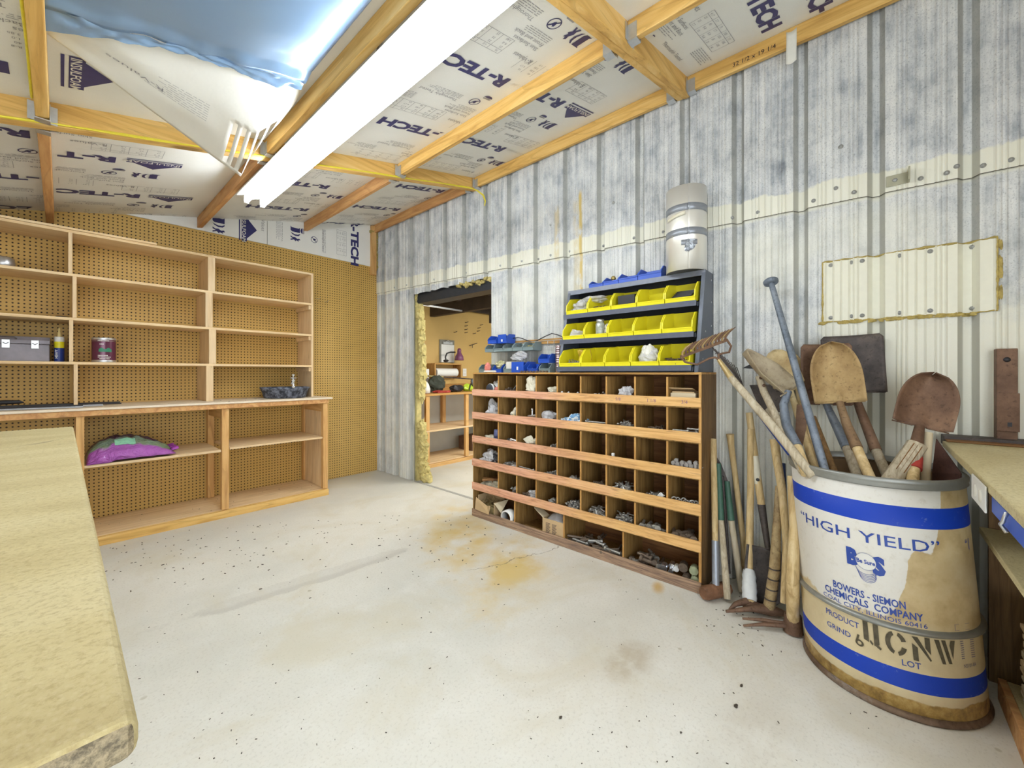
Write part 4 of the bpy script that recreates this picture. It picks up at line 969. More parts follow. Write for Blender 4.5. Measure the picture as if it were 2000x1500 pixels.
for k in range(13):
    yy = .842-.0122*k; zz = z+.052+(.015 if k % 3 == 1 else 0)-(.002*k % .01); xx = UX0+.018+.012*(k % 2)
    lab = f'{["leftmost","second","third","fourth","fifth","sixth","seventh","eighth","ninth","tenth","eleventh","twelfth","rightmost"][k]} grey square nut along the lip '+'in the last compartment of the third row'
    m = MB(); hexnut(m, (0, 0, .011), .0125, .016, 'x', 0, .3); m.box(-.006, .006, -.006, .006, -.05, .004)
    if proto is None:
        o = obj('square_nut', m, plain('grey_block', (.34,.32,.30), .6, .3)); proto = o
    else: o = proto.copy(); COL.objects.link(o)
    o.location = (xx, yy, zz); o['label'] = lab.replace('in the last compartment of the third row', 'of the third row'); o['category'] = 'nut'; o['group'] = 'square nuts in the last compartment'
# --- fourth row
bagobj('plastic_bag', 3, 0, 'shiny grey plastic bag with black parts', 'bag', (.07, .10, .07), m_poly, 0, .08, .4)
bagobj('black_part', 3, 0, 'black glossy plastic part', 'plastic part', (.04, .05, .035), m_black, -.06, .06, .3, 7, .045)
bagobj('flat_tin', 3, 1, 'dull grey flat tin', 'tin', (.05, .055, .02), m_galv, -.05, .06, .15, 3, .035)
pile(3, 1, 'white and grey small fittings', 12, .010, m_nuts, .9, .03, 0)
y, w_, z = cell(3, 2); solo('metal_rod', MB().tube([(UX0+.012, y+.08, z+.062), (UX0+.02, y-.05, z+.052)], .004, 8).ico((UX0+.02, y-.055, z+.052), .011).ico((UX0+.02, y-.078, z+.048), .010).box(UX0+.015, UX0+.025, y-.085, y-.045, z+.001, z+.045), m_nuts, 'thin rod with two round nuts '+wh(3, 2), 'rod')
pile(3, 3, 'handful of small bolts', 8, .010, m_nuts, .8, .02, -.02); pile(3, 4, 'thin layer of small screws', 7, .007, m_nuts, .8, .012); pile(3, 5, 'thin layer of bent nails', 7, .007, m_nutsdark, .8, .012)
pile(3, 6, 'heap of grey hex nuts', 18, .010, m_nuts, .8, .035, -.0); pile(3, 7, 'loose grey washers', 8, .008, m_nuts, .8, .015); 
y, w_, z = cell(3, 7); solo('white_clip', MB().blob((UX0+.03, y-.05, z+.045), (.018, .022, .018), 5, .5, nu=10, nv=8).box(UX0+.02, UX0+.04, y-.06, y-.04, z+.001, z+.04), m_white, 'small white plastic clip '+wh(3, 7), 'clip')
y, w_, z = cell(3, 8)
proto = None
for k in range(9):
    m = MB(); n_k = 14
    m.tube([(.0, .013*math.cos(2*PI*i/n_k), .013*math.sin(2*PI*i/n_k)) for i in range(n_k+1)], .004, 6, cap=False); m.box(.008, .014, -.005, .005, -.052, -.006)
    if proto is None: proto = obj('steel_ring', m, m_nuts); o = proto
    else: o = proto.copy(); COL.objects.link(o)
    o.location = (UX0+.016+.014*(k % 2), .838-.0165*k, z+.053-(k % 3)*.004); o.rotation_euler = (0, 0, .5-(k % 3)*.3)
    o['label'] = f'{ORD[k] if k < 8 else "rightmost"} steel ring from the left, last compartment, fourth row'; o['category'] = 'ring'; o['group'] = 'steel rings in the fourth row'
# --- fifth row
y, w_, z = cell(4, 0)
solo('wood_scrap', MB().bar((2.34, y+.06, z+.085), (2.45, y-.09, z+.10), .05, .02).bar((2.40, y+.0, z+.001), (2.40, y+.001, z+.08), .04, .04), m_ply_dark, 'dark painted block end '+wh(4, 0), 'block', bevel=.002)
bagobj('parts_bag', 4, 0, 'dusty grey bag of parts', 'bag', (.06, .11, .05), plain('dusty_bag', (.42,.38,.28), .7, var=.3, sc=20), 0)
pile(4, 1, 'white and grey fittings', 12, .012, m_nuts, .6, .04, -.05)
bagobj('plastic_bag', 4, 2, 'blue-white plastic bag', 'bag', (.05, .06, .03), m_poly, -.04, .07, .4, 3, .03); pile(4, 2, 'dark staples and clips', 14, .009, m_nutsdark, .9, .03)
pile(4, 3, 'small grey nuts', 10, .009, m_nuts, .6, .02, -.02); pile(4, 4, 'heap of rusty and zinc bolts', 24, .011, m_nuts, .9, .04, -.01); pile(4, 5, 'heap of white and grey bolts', 24, .011, m_nuts, .9, .035); pile(4, 6, 'heap of grey nuts', 22, .011, m_nuts, .85, .035)
def boltset(r, c, n_, L, rad, name, labels, grp, x0=.02, mat=m_nutsdark):
    y, w_, z = cell(r, c); rr = random.Random(r*7+c)
    for k in range(n_):
        yy = y+(w_/2-.03)-(w_-.06)*k/max(1, n_-1); zz = z+.048+rr.uniform(-.006, .014)
        m = bolt_mb(L*rr.uniform(.7, 1.1), rad, rr.uniform(-.5, .5), rr.uniform(-.1, .1), (0, 0, 0)); m.box(.002, .012, -.004, .004, -(zz-z)+.002, -rad*.3)
        o = obj(name, m, mat); o.location = (UX0+x0+.012*(k % 2), yy, zz); o['label'] = labels.format(ORD[k] if k < 8 else 'ninth'); o['category'] = 'bolt'; o['group'] = grp
boltset(4, 7, 6, .07, .010, 'bolt', '{} thick zinc bolt from the left, eighth compartment, fifth row', 'thick bolts in the fifth row', mat=m_nuts)
boltset(4, 8, 5, .09, .012, 'bolt', '{} large dark bolt from the left, last compartment, fifth row', 'large bolts in the fifth row')
# --- bottom row
z = FL[0]
t = thing('straw_box', 'open cardboard box full of dry grass in the bottom left compartment', 'box', (2.36, 2.36, z+.001))
obj('front_flap', MB().add([(2.296, 2.462, .068), (2.296, 2.30, .058), (2.300, 2.285, .13), (2.31, 2.33, .118), (2.31, 2.462, .165)], [(0,1,2,3,4)]), m_card, t, solid=.003)
obj('box_body', MB().box(2.33, 2.46, 2.27, 2.275, z+.001, .15).box(2.33, 2.46, 2.455, 2.46, z+.001, .18).box(2.45, 2.46, 2.27, 2.46, z+.001, .16).box(2.33, 2.46, 2.27, 2.46, z+.001, z+.004), m_card, t)
obj('side_flap', MB().add([(2.33, 2.272, .145), (2.45, 2.272, .145), (2.44, 2.215, .165), (2.34, 2.205, .08)], [(0,1,2,3)]), m_card_pale, t, solid=.003)
m = MB(); rr = random.Random(5)
for k in range(130):
    p = Vector((rr.uniform(2.335, 2.44), rr.uniform(2.29, 2.44), rr.uniform(.08, .16))); d = Vector((rr.uniform(-.5, .5), rr.uniform(-1, 1), rr.uniform(-.5, .5))).normalized()*rr.uniform(.02, .05)
    m.bar(p, p+d, .0018, .0018)
m.box(2.335, 2.445, 2.28, 2.45, z+.005, .10)
o = solo('dry_grass', m, plain('dry_grass', (.34,.26,.11), .9, var=.4, sc=40), 'dry brown grass filling the bottom left cardboard box', 'grass', kind='stuff')
solo('pvc_ring', MB().lathe([(.046, -.035), (.056, -.035), (.057, .0), (.056, .035), (.047, .035), (.046, -.035)], (2.345, 2.125, z+.0585+.0), 28, axis='x'), m_white, 'white plastic pipe ring standing beside the grass-filled box', 'pipe ring')
t = thing('open_carton', 'corrugated cardboard carton with clear liner in the bottom row', 'carton', (2.38, 1.69, z+.001))
m = MB(); H = .155
obj('carton_front', MB().box(2.322, 2.326, 1.592, 1.775, z+.001, H+.0), m_card, t); obj('carton_side', MB().box(2.327, 2.50, 1.771, 1.775, z+.001, H), m_card, t); obj('carton_side', MB().box(2.327, 2.50, 1.592, 1.596, z+.001, H), m_card, t); obj('carton_back', MB().box(2.50, 2.504, 1.592, 1.775, z+.001, H), m_card, t)
obj('carton_base', MB().box(2.327, 2.50, 1.597, 1.770, z+.001, z+.005), m_card, t)
obj('plastic_liner', MB().grid(lambda u, v: (2.34+.14*u, 1.60+.165*v, .135+.055*math.sin(PI*u)*math.sin(PI*v)**.5+.008*noise.noise(Vector((u*5, v*5, 3)))), 10, 14), m_poly, t, solid=.001)
obj('flap', MB().add([(2.325, 1.773, H), (2.40, 1.773, H), (2.39, 1.86, .205), (2.33, 1.86, .205)], [(0,1,2,3)]), m_card_pale, t, solid=.003)
lt = MB()
for a in (.0, .055):
    for k in range(12): lt.add([(2.3215, 1.745-a, .035+k*.008), (2.3215, 1.715-a-.005*(k % 3), .035+k*.008), (2.3215, 1.715-a-.005*(k % 3), .039+k*.008), (2.3215, 1.745-a, .039+k*.008)], [(0,1,2,3)])
obj('printed_table', lt, m_darksteel, t)
solo('wood_chips', MB().blob((2.36, 1.90, z), (.03, .06, .012), 4, .6, 5, floor=z+.0008), m_card_pale, 'pale wood chips on the floor of the bottom row', 'chips', kind='stuff')
def heap(name, y0, y1, cnt, mat, label, group, cat='bolt', rmin=.006, rmax=.010, L=(.05, .12), seed=1, zt=.06, peak=.5):
    rr = random.Random(seed)
    w_ = ['corroded', 'thin', 'thick', 'bent', 'stubby', 'long', 'dark', 'brown']; out = []
    for k in range(cnt):
        u = (k+.5)/cnt; yy = y1+(y0-y1)*u; xx = UX0+.02+rr.uniform(0, .10); h = zt*math.exp(-((u-peak)/.35)**2)
        zz = z+.02+rr.uniform(.2, 1)*h; rad = rr.uniform(rmin, rmax); Lk = rr.uniform(*L); an = rr.choice([PI/2, -PI/2, PI/2+.6, -PI/2+.7, .2]); 
        d = Vector((math.cos(an), math.sin(an), 0)); 
        e = yy+d.y*Lk
        if e > y1-.01 or e < y0+.01: an = -an
        if xx+math.cos(an)*Lk > UX1-.02: an = PI-an
        m = bolt_mb(Lk, rad, an, rr.uniform(-.12, .12)); o = obj(name, m, mat if k % 3 else m_nuts); o.location = (xx, yy, max(zz, z+rad*2.1)); o['group'] = group; o['category'] = cat
        o['label'] = label; out.append(o)
    return out
heap('rusty_bolt', 1.155, 1.575, 34, m_nutsdark, 'rusty bolt in the heap in the bottom row compartment next to the last', 'rusty bolts heaped in the bottom row', seed=3)
heap('large_bolt', .93, 1.125, 16, m_nutsdark, 'large brown bolt in the heap in the last bottom row compartment', 'large bolts heaped in the last bottom compartment', rmin=.009, rmax=.014, L=(.05, .10), seed=9, peak=.7, zt=.07)
for k, (yy, xx, zz, r_, mt_) in enumerate([(.905, .03, .045, .022, m_chrome), (.875, .075, .05, .017, m_chrome), (.862, .03, .04, .014, m_chrome), (.842, .06, .05, .016, m_white), (.80, .05, .075, .026, m_nutsdark), (.775, .02, .03, .022, m_nutsdark), (.735, .03, .085, .024, None), (.728, .028, .035, .024, None)]):
    mt2 = mt_ or plain('mossy_end', (.42,.46,.28), .7, var=.3)
    a = Vector((UX0+xx, yy, z+max(zz, r_+.002))); m = MB().tube([a, a+Vector((.05, .01, 0))], [r_, r_*.9], 12)
    solo('pipe_plug', m, mt2, ['biggest silver', 'rear silver', 'small silver', 'white', 'upper brown', 'lower brown', 'upper mossy', 'lower mossy'][k]+' round plug in the last bottom row compartment', 'plug')
# ================================================================ metal bin rack on the cubby unit
t = thing('bin_rack', 'dark grey slanted metal rack of yellow bins standing on the wooden parts unit', 'rack', (2.45, 1.17, 1.206))
RY0, RY1, RZ0, RZ1 = .705, 1.640, 1.2062, 1.792
def rx(z): return 2.318+.138*(z-RZ0)/(RZ1-RZ0)
sp = [(rx(RZ0), RZ0), (2.594, RZ0), (2.594, RZ1), (rx(RZ1), RZ1)]
for y in (RY0, RY1): obj('side_panel', MB().prism(sp, lambda u, v, d: (u, d, v), y-.0015, y+.0015), m_rackmetal, t)
for y, s in ((RY0+.0018, 1), (RY1-.0018, -1)):
    obj('side_flange', MB().prism([(rx(RZ0), RZ0), (rx(RZ0)+.003, RZ0), (rx(RZ1)+.003, RZ1), (rx(RZ1), RZ1)], lambda u, v, d: (u, d, v), y, y+s*.018), m_rackmetal, t)
obj('back_panel', MB().box(2.590, 2.5935, RY0+.002, RY1-.002, RZ0, RZ1), m_rackdark, t)
obj('top_panel', MB().box(rx(RZ1), 2.594, RY0, RY1, RZ1+.0003, RZ1+.003), m_rackmetal, t)
obj('top_fascia', MB().box(rx(RZ1)-.003, rx(RZ1)-.0005, RY0, RY1, RZ1-.028, RZ1+.003), plain('rack_light', (.19,.21,.26), .35, .2), t)
TL = math.radians(9)
SH = [(2.300, 1.236), (2.340, 1.425), (2.385, 1.605)]
m_racklip = plain('rack_lip', (.125,.14,.19), .35, .2)
for fx_, fz in SH:
    y0, y1 = RY0+.028, RY1-.006
    obj('shelf', MB().prism([(fx_, fz), (2.575, fz+(2.575-fx_)*math.tan(TL)), (2.575, fz+(2.575-fx_)*math.tan(TL)+.002), (fx_, fz+.002)], lambda u, v, d: (u, d, v), y0, y1), m_rackdark, t)
    obj('shelf_lip', MB().prism([(fx_-.003, fz-.022), (fx_-.0005, fz-.022), (fx_-.0005, fz+.009), (fx_-.003, fz+.009)], lambda u, v, d: (u, d, v), y0, y1), m_racklip, t)
    obj('shelf_bracket', MB().prism([(fx_+.01, fz-.024), (fx_+.09, fz-.012), (fx_+.09, fz+.012), (fx_+.01, fz-.001)], lambda u, v, d: (u, d, v), y0-.004, y0-.001), m_rackmetal, t)
obj('bottom_gap_panel', MB().box(2.33, 2.333, RY0+.03, RY1-.01, RZ0, RZ0+.012), m_rackdark, t)
for y, z, x in ((RY0-.002, 1.75, 2.56), (RY0-.002, 1.62, 2.56), (RY0-.002, 1.48, 2.56), (RY0-.002, 1.44, 2.45), (RY0-.002, 1.28, 2.40)): obj('rivet', MB().lathe([(.0001, -.0015), (.005, -.001), (.006, 0)], (x, y, z), 8, axis='y'), m_galv, t)
def bin_mb(w_, L, h, lip=.30, th=.0028):
    m = MB(); W = w_/2; l = h*lip
    side = [(0, 0), (L, 0), (L, h), (L*.34, h), (L*.06, h*.62), (0, l)]
    for s in (-1, 1): m.prism(side, lambda u, v, d: (u, d, v), s*W-th*(s > 0), s*W+th*(s < 0))
    m.box(0, L, -W+th, W-th, 0, th); m.box(0, th, -W+th, W-th, th, l); m.box(L-th, L, -W+th, W-th, th, h)
    m.box(-.004, 0, -W, W, l-.006, l)
    # rim strips following the side fronts
    for s in (-1, 1):
        y = s*W-.002*s
        for a, b in (((0, l), (L*.06, h*.62)), ((L*.06, h*.62), (L*.34, h)), ((L*.34, h), (L, h))): m.bar((a[0], y, a[1]), (b[0], y, b[1]), .0065, .004)
    return m
WORD = ['leftmost', 'second', 'middle', 'fourth', 'rightmost']
YB_ = [1.612, 1.437, 1.262, 1.087, .912, .737]
content = {(0,0): 'with zip bags of screws', (0,1): 'with loose metal strips', (0,2): 'holding a dark box', (0,3): 'empty', (0,4): 'with black rods', (1,0): 'with a clear bag', (1,1): 'with a glass jar', (1,2): 'empty', (1,3): 'empty', (1,4): 'empty', (2,0): 'with screws', (2,1): 'empty', (2,2): 'empty', (2,3): 'holding a white bag', (2,4): 'with nails'}
rown = ['top', 'middle', 'bottom']; binproto = None
for r, (fx_, fz) in enumerate(SH[::-1]):
    for c in range(5):
        if binproto is None: b_ = obj('yellow_bin', bin_mb(.170, .195, .108, .28), m_yellow); binproto = b_
        else: b_ = binproto.copy(); COL.objects.link(b_)
        b_.location = (fx_-.004+.005, (YB_[c]+YB_[c+1])/2, fz+.0045); b_.rotation_euler = (0, -TL, 0)
        b_['label'] = f'{WORD[c]} yellow plastic bin {content[(r, c)]}, {rown[r]} shelf of the grey rack'; b_['category'] = 'bin'; b_['group'] = 'yellow bins on the slanted rack'
def inbin(r, c, u, v, wz): # point inside bin: u depth, v lateral, wz height
    fx_, fz = SH[::-1][r]; return Vector((fx_+u*math.cos(TL), (YB_[c]+YB_[c+1])/2+v, fz+.008+u*math.sin(TL)+wz))
def sbag(name, r, c, size, mat, label, u=.08, dz=0, amp=.4, seed=1, cat='bag', v=0):
    m = MB(); p = inbin(r, c, u, v, size[2]*.8+dz); m.blob(p, size, seed, amp, 2.3, 18, 12, floor=inbin(r, c, max(.0, u-size[0]*.5), 0, .003).z)
    return solo(name, m, mat, label, cat)
sbag('zip_bag', 0, 0, (.07, .06, .045), m_poly, 'clear zip bag of screws in the leftmost top yellow bin', .07, .005, .35, 4)
sbag('zip_bag', 0, 0, (.06, .09, .025), m_poly, 'clear bag bridging the two leftmost top yellow bins', .10, .065, .4, 6, v=-.08)
def screws(r, c, label, mat, cnt=26, v=0):
    m = MB(); rr = random.Random(r*5+c)
    for k in range(cnt):
        p = inbin(r, c, rr.uniform(.02, .09), v+rr.uniform(-.06, .06), rr.uniform(.006, .034)); bolt_mb(rr.uniform(.02, .04), .0025, rr.uniform(0, 6.3), rr.uniform(-.3, .3), p, m)
    m.blob(inbin(r, c, .07, v, .006), (.05, .06, .018), r+c, .3, 4, 14, 8, floor=inbin(r, c, .02, 0, .002).z)
    return solo('screw_pile', m, mat, label, 'screws', kind='stuff')
screws(0, 0, 'dark screws inside the leftmost top yellow bin', m_nuts, 14); screws(0, 1, 'thin metal strips in the second top yellow bin', m_nutsdark, 22); screws(2, 0, 'bright screws in the leftmost bottom yellow bin', m_nuts, 34); screws(2, 4, 'mixed nails in the rightmost bottom yellow bin', m_nutsdark, 46)
def tbox(name, r, c, u0, u1, v0, v1, h, mat, label, cat):
    m = MB()
    a = [inbin(r, c, u, v, z) for u in (u0, u1) for v in (v0, v1) for z in (.001, h)]
    m.add(a, [(0,1,3,2),(4,6,7,5),(0,4,5,1),(2,3,7,6),(0,2,6,4),(1,5,7,3)]); return solo(name, m, mat, label, cat, bevel=.002)
tbox('dark_case', 0, 2, .03, .16, -.06, .055, .085, m_black, 'black plastic case in the middle top yellow bin', 'case')
m = MB()
for k in range(5): m.bar(inbin(0, 4, .03+.02*k, -.06, .035+.006*k), inbin(0, 4, .05+.02*k, .06, .028+.008*k), .014, .010)
m.bar(inbin(0, 4, .06, 0, .001), inbin(0, 4, .06, 0, .035), .05, .03)
solo('black_rods', m, m_black, 'short black rods in the rightmost top yellow bin', 'rods')
sbag('zip_bag', 1, 0, (.05, .06, .03), m_poly, 'small clear bag in the leftmost middle yellow bin', .06, 0, .4, 9)
a = inbin(1, 1, .06, -.0, .0)
t = thing('glass_jar', 'glass jar of thin nails with metal lid in the middle row bin', 'jar', a)
obj('jar_body', MB().lathe([(.0001, .001), (.028, .002), (.030, .01), (.030, .085), (.023, .098), (.0001, .099)], a, 18), plain('nail_jar', (.48,.52,.46), .15, .1, var=.4, sc=70), t)
obj('lid', MB().lathe([(.024, .099), (.026, .100), (.026, .116), (.0001, .117)], a, 18), m_galv, t)
sbag('parts_packet', 1, 1, (.045, .03, .045), m_creampaper, 'cream packet beside the glass jar in the yellow bin', .08, 0, .3, 3, v=-.058)
sbag('white_bag', 2, 3, (.05, .06, .055), m_poly, 'lower part of white bag in the bottom row yellow bin', .07, 0, .2, 5)
m = MB(); a = inbin(2, 3, .06, 0, .03)
m.blob(a+Vector((0, 0, .03)), (.035, .055, .06), 15, .25, 2, 18, 12)
for v in m.v:
    k = (v.z-a.z)/.12
    if k > 0: v.y = a.y+(v.y-a.y)*(1-.45*k)
solo('white_sack', m, m_paper, 'white plastic sack rising from the fourth bottom yellow bin', 'sack')
m = MB(); m.grid(lambda u, v: tuple(inbin(2, 0, .10+.02*u, -.005-.06*u, .02+.08*v)+Vector((.01*math.sin(v*5), -.03*u, .006*math.sin(u*9)))), 6, 6)
solo('yellow_packet', m, plain('yellow_packet', (.70,.48,.05), .5, var=.3, sc=40), 'yellow printed packet standing in the leftmost bottom bin', 'packet', solid=.006)
# rolled sheet-metal coil on the rack
t = thing('sheet_metal_coil', 'tall rolled aluminium flashing coil bound with grey tape on the rack top', 'metal coil', (2.484, .822, 1.796))
CR = .113; cc_ = (2.484, .822)
def coilf(u, v, dr=0, z0=1.796, z1=2.285, a0=3.55, turns=1.0):
    a = a0+u*2*PI*turns; r_ = CR-.004*u+dr; return (cc_[0]+r_*math.cos(a), cc_[1]+r_*math.sin(a), z0+(z1-z0)*v)
n_ = N('rolled_aluminium'); n_.bump(n_.nz(n_.map(n_.ob(), (3, 3, .5)), 6, 2), .15, .01); m_alu = n_.fin((.88,.87,.82), .42, .55)
obj('roll', MB().grid(lambda u, v: coilf(u, v, turns=1.12), 60, 2), m_alu, t, solid=.0015)
for i, (z0, z1) in enumerate(((2.135, 2.175), (1.995, 2.035), (1.935, 1.965))):
    u1_ = 1.0 if i < 2 else .45
    obj('tape_band', MB().grid(lambda u, v: (lambda p: p)(coilf(u*.999 if i < 2 else -.05+u*.12, v, .0022+.0015*(u > .98), z0, z1)), 50, 2), m_ducttape, t, solid=.0006)
obj('masking_tape', MB().grid(lambda u, v: coilf(-.18+u*.16, v, .004, 2.09+.02*u, 2.107+.025*u), 14, 2), m_creampaper, t, solid=.0008)
a = Vector(coilf(.0, 0, .006)); a.z = 1.905
obj('foil_wad', MB().blob((a.x-.008, a.y-.01, 1.925), (.010, .028, .032), 6, .5, 2.5, 14, 10), m_ducttape, t)
# blue bins on top of the rack
yb = [1.476, 1.363, 1.250, 1.115, .962]
for k in range(4):
    w_ = yb[k]-yb[k+1]-.004
    b_ = obj('blue_bin', bin_mb(w_, .125, .052+.008*k, .45), m_blue); b_.location = (2.463, (yb[k]+yb[k+1])/2, RZ1+.0035)
    b_['label'] = ['leftmost and smallest', 'second', 'third', 'rightmost and widest'][k]+' blue bin on top of the grey rack'; b_['category'] = 'bin'; b_['group'] = 'blue bins on top of the rack'
solo('brass_knob', MB().ico((2.50, 1.305, 1.845), .018).tube([(2.50, 1.305, 1.80), (2.50, 1.305, 1.84)], .010, 8), plain('brass', (.45,.35,.12), .4, .7), 'brass knob resting in the second blue bin on the rack top', 'knob')
# ---- small bins left of the rack
t = thing('bin_rail', 'narrow wooden rail with wire edge behind the small grey bins', 'rail', (2.58, 2.1, 1.46))
obj('wood_strip', MB().box(2.575, 2.5955, 1.66, 2.40, 1.435, 1.475), m_ply['y'], t, bevel=.002)
obj('wire', MB().tube([(2.50, 1.68, 1.452), (2.50, 2.0, 1.452), (2.56, 2.3, 1.452)], .003, 6).tube([(2.50, 1.80, 1.452), (2.50, 1.80, 1.40), (2.50, 1.86, 1.40), (2.50, 1.86, 1.452)], .003, 6), m_galv, t)
solo('electric_wire', MB().tube([(2.54, 2.30-.05*i, 1.478+.022*math.sin(i*.9)+.01*(i > 8)) for i in range(14)], .004, 6), m_black, 'thin black cord draped above the small grey bins', 'cord')
for k in range(5):
    b_ = obj('grey_bin', bin_mb(.104, .11, .066, .42), m_greybin); y_ = 2.46-.108*k; b_.location = (2.462, y_, 1.383)
    b_['label'] = ['leftmost empty', 'second', 'middle', 'fourth', 'rightmost'][k]+' small grey bin hanging on the rail over the wooden unit'; b_['category'] = 'bin'; b_['group'] = 'small grey bins on the rail'
def litter(name, c, size, mat, label, seed=1, cat='hardware'):
    m = MB(); rr = random.Random(seed)
    for k in range(10):
        p = Vector(c)+Vector((rr.uniform(-1, 1)*size[0], rr.uniform(-1, 1)*size[1], rr.uniform(0, 1)*size[2])); m.tube([p, p+Vector((rr.uniform(-.02, .02), rr.uniform(-.03, .03), .004))], .003, 6)
    m.box(c[0]-size[0], c[0]+size[0], c[1]-size[1]*1.1, c[1]+size[1]*1.1, c[2]-.004, c[2]+.002)
    return solo(name, m, mat, label, cat, kind='stuff')
for k, w_ in ((2, 'coiled wires'), (3, 'brass bits'), (4, 'yellowish screws')): litter('hardware_bits', (2.50, 2.46-.108*k, 1.392), (.028, .036, .034), [m_nuts, m_nutsdark, plain('brass_bits', (.55,.45,.15), .4, .5)][k-2], w_+' in the '+['middle', 'fourth', 'rightmost'][k-2]+' small grey bin', k)
def sbin(y, z, mat, name, label, x=2.40, w_=.10, L=.11, h=.068, rot=0):
    b_ = obj(name, bin_mb(w_, L, h, .45), mat); b_.location = (x, y, z); b_.rotation_euler = (0, 0, rot); b_['label'] = label; b_['category'] = 'bin'; return b_
b1 = sbin(2.405, 1.452, m_blue, 'blue_bin', 'left blue bin stacked on top of the small grey bins', 2.44, .10); b2 = sbin(2.300, 1.452, m_blue, 'blue_bin', 'right deep blue bin with white label stacked on the grey bins', 2.455, .096, .11, .074)
obj('front_cover', MB().box(-.003, -.0005, -.046, .046, .02, .072), m_blue, b2, world=False); obj('label', MB().box(-.0042, -.0032, -.008, .008, .012, .032), m_white, b2, world=False)
z = UH+.0008
sbin(2.475, z, m_greybin, 'grey_bin', 'small grey bin of staples at the left end of the wooden unit top', 2.40)
solo('salmon_canister', MB().blob((2.39, 2.405, z+.04), (.022, .032, .044), 3, .12, 3, 18, 12, floor=z), m_red_pink, 'salmon plastic canister on the wooden unit near the left end', 'canister')
sbin(2.300, z, m_blue, 'blue_bin', 'blue bin with cream packets in the middle of the small bins', 2.39)
solo('yellow_packet', MB().blob((2.44, 2.30, z+.066), (.04, .045, .03), 8, .4).box(2.42, 2.46, 2.28, 2.32, z+.005, z+.05), plain('packet_yellow', (.75,.68,.40), .5, var=.4, sc=30), 'cream and yellow packet stuffed in the blue bin', 'packet')
sbin(2.175, z, m_greybin, 'grey_bin', 'grey bin with a white box left of the big blue bin', 2.39)
solo('white_box', MB().box(2.40, 2.47, 2.145, 2.205, z+.005, z+.088), m_paper, 'small white carton standing in the grey bin', 'box', bevel=.001)
b3 = sbin(2.055, z, m_blue, 'blue_bin', 'large deep blue bin with white label turned backwards on the wooden unit', 2.37, .125, .15, .083)
obj('front_cover', MB().box(-.003, -.0005, -.062, .062, .005, .083), m_blue, b3, world=False); obj('label', MB().box(-.0042, -.0032, -.008, .008, .02, .045), m_white, b3, world=False)
solo('clear_wrap', MB().blob((2.47, 2.12, z+.135), (.04, .07, .035), 4, .4).blob((2.50, 2.14, z+.05), (.02, .04, .05), 3, .3, floor=z), m_poly, 'crumpled clear wrap behind the large blue bin', 'wrap')
sbin(1.925, z, m_blue, 'blue_bin', 'blue bin right of the large backwards blue bin', 2.39); sbin(1.805, z, m_greybin, 'grey_bin', 'grey bin under the single raised blue bin beside the rack', 2.385)
sbin(1.812, z+.0705, m_blue, 'blue_bin', 'single raised blue bin stacked beside the rack', 2.385)
for k in range(3): litter('hardware_bits', (2.43, [2.475, 1.925, 1.812][k], [z, z, z+.0705][k]+.008), (.025, .034, .022), m_nuts, ['staples in the leftmost grey bin', 'small bits in the blue bin beside the large blue bin', 'washers in the raised blue bin'][k], k+11)
t = thing('wire_roll_stack', 'stack of shiny copper-pink wire rolls between the small bins and rack', 'wire', (2.45, 1.705, z))
for k in range(6): obj('roll', MB().lathe([(.0001, 0), (.026, .001), (.027, .012), (.022, .016), (.027, .02), (.027, .031), (.0001, .032)], (2.43, 1.706, z+k*.033), 16), plain('pinkish_chrome', (.62,.48,.50), .22, .8, var=.25) if k == 0 else bpy.data.materials['pinkish_chrome'], t)
solo('white_tube', MB().tube([(2.345, 2.40, z+.009), (2.335, 2.26, z+.009)], .008, 8), m_white, 'white pencil-like tube lying on the front edge of the wooden unit', 'tube')
m = MB()
for k in range(9): m.blob((2.34, 1.99-.03*k, z+.006), (.012, .012, .008), k, .3, nu=8, nv=6, floor=z)
solo('loose_hardware', m, m_nutsdark, 'row of small loose fittings on the front edge below the blue bins', 'hardware', kind='stuff')
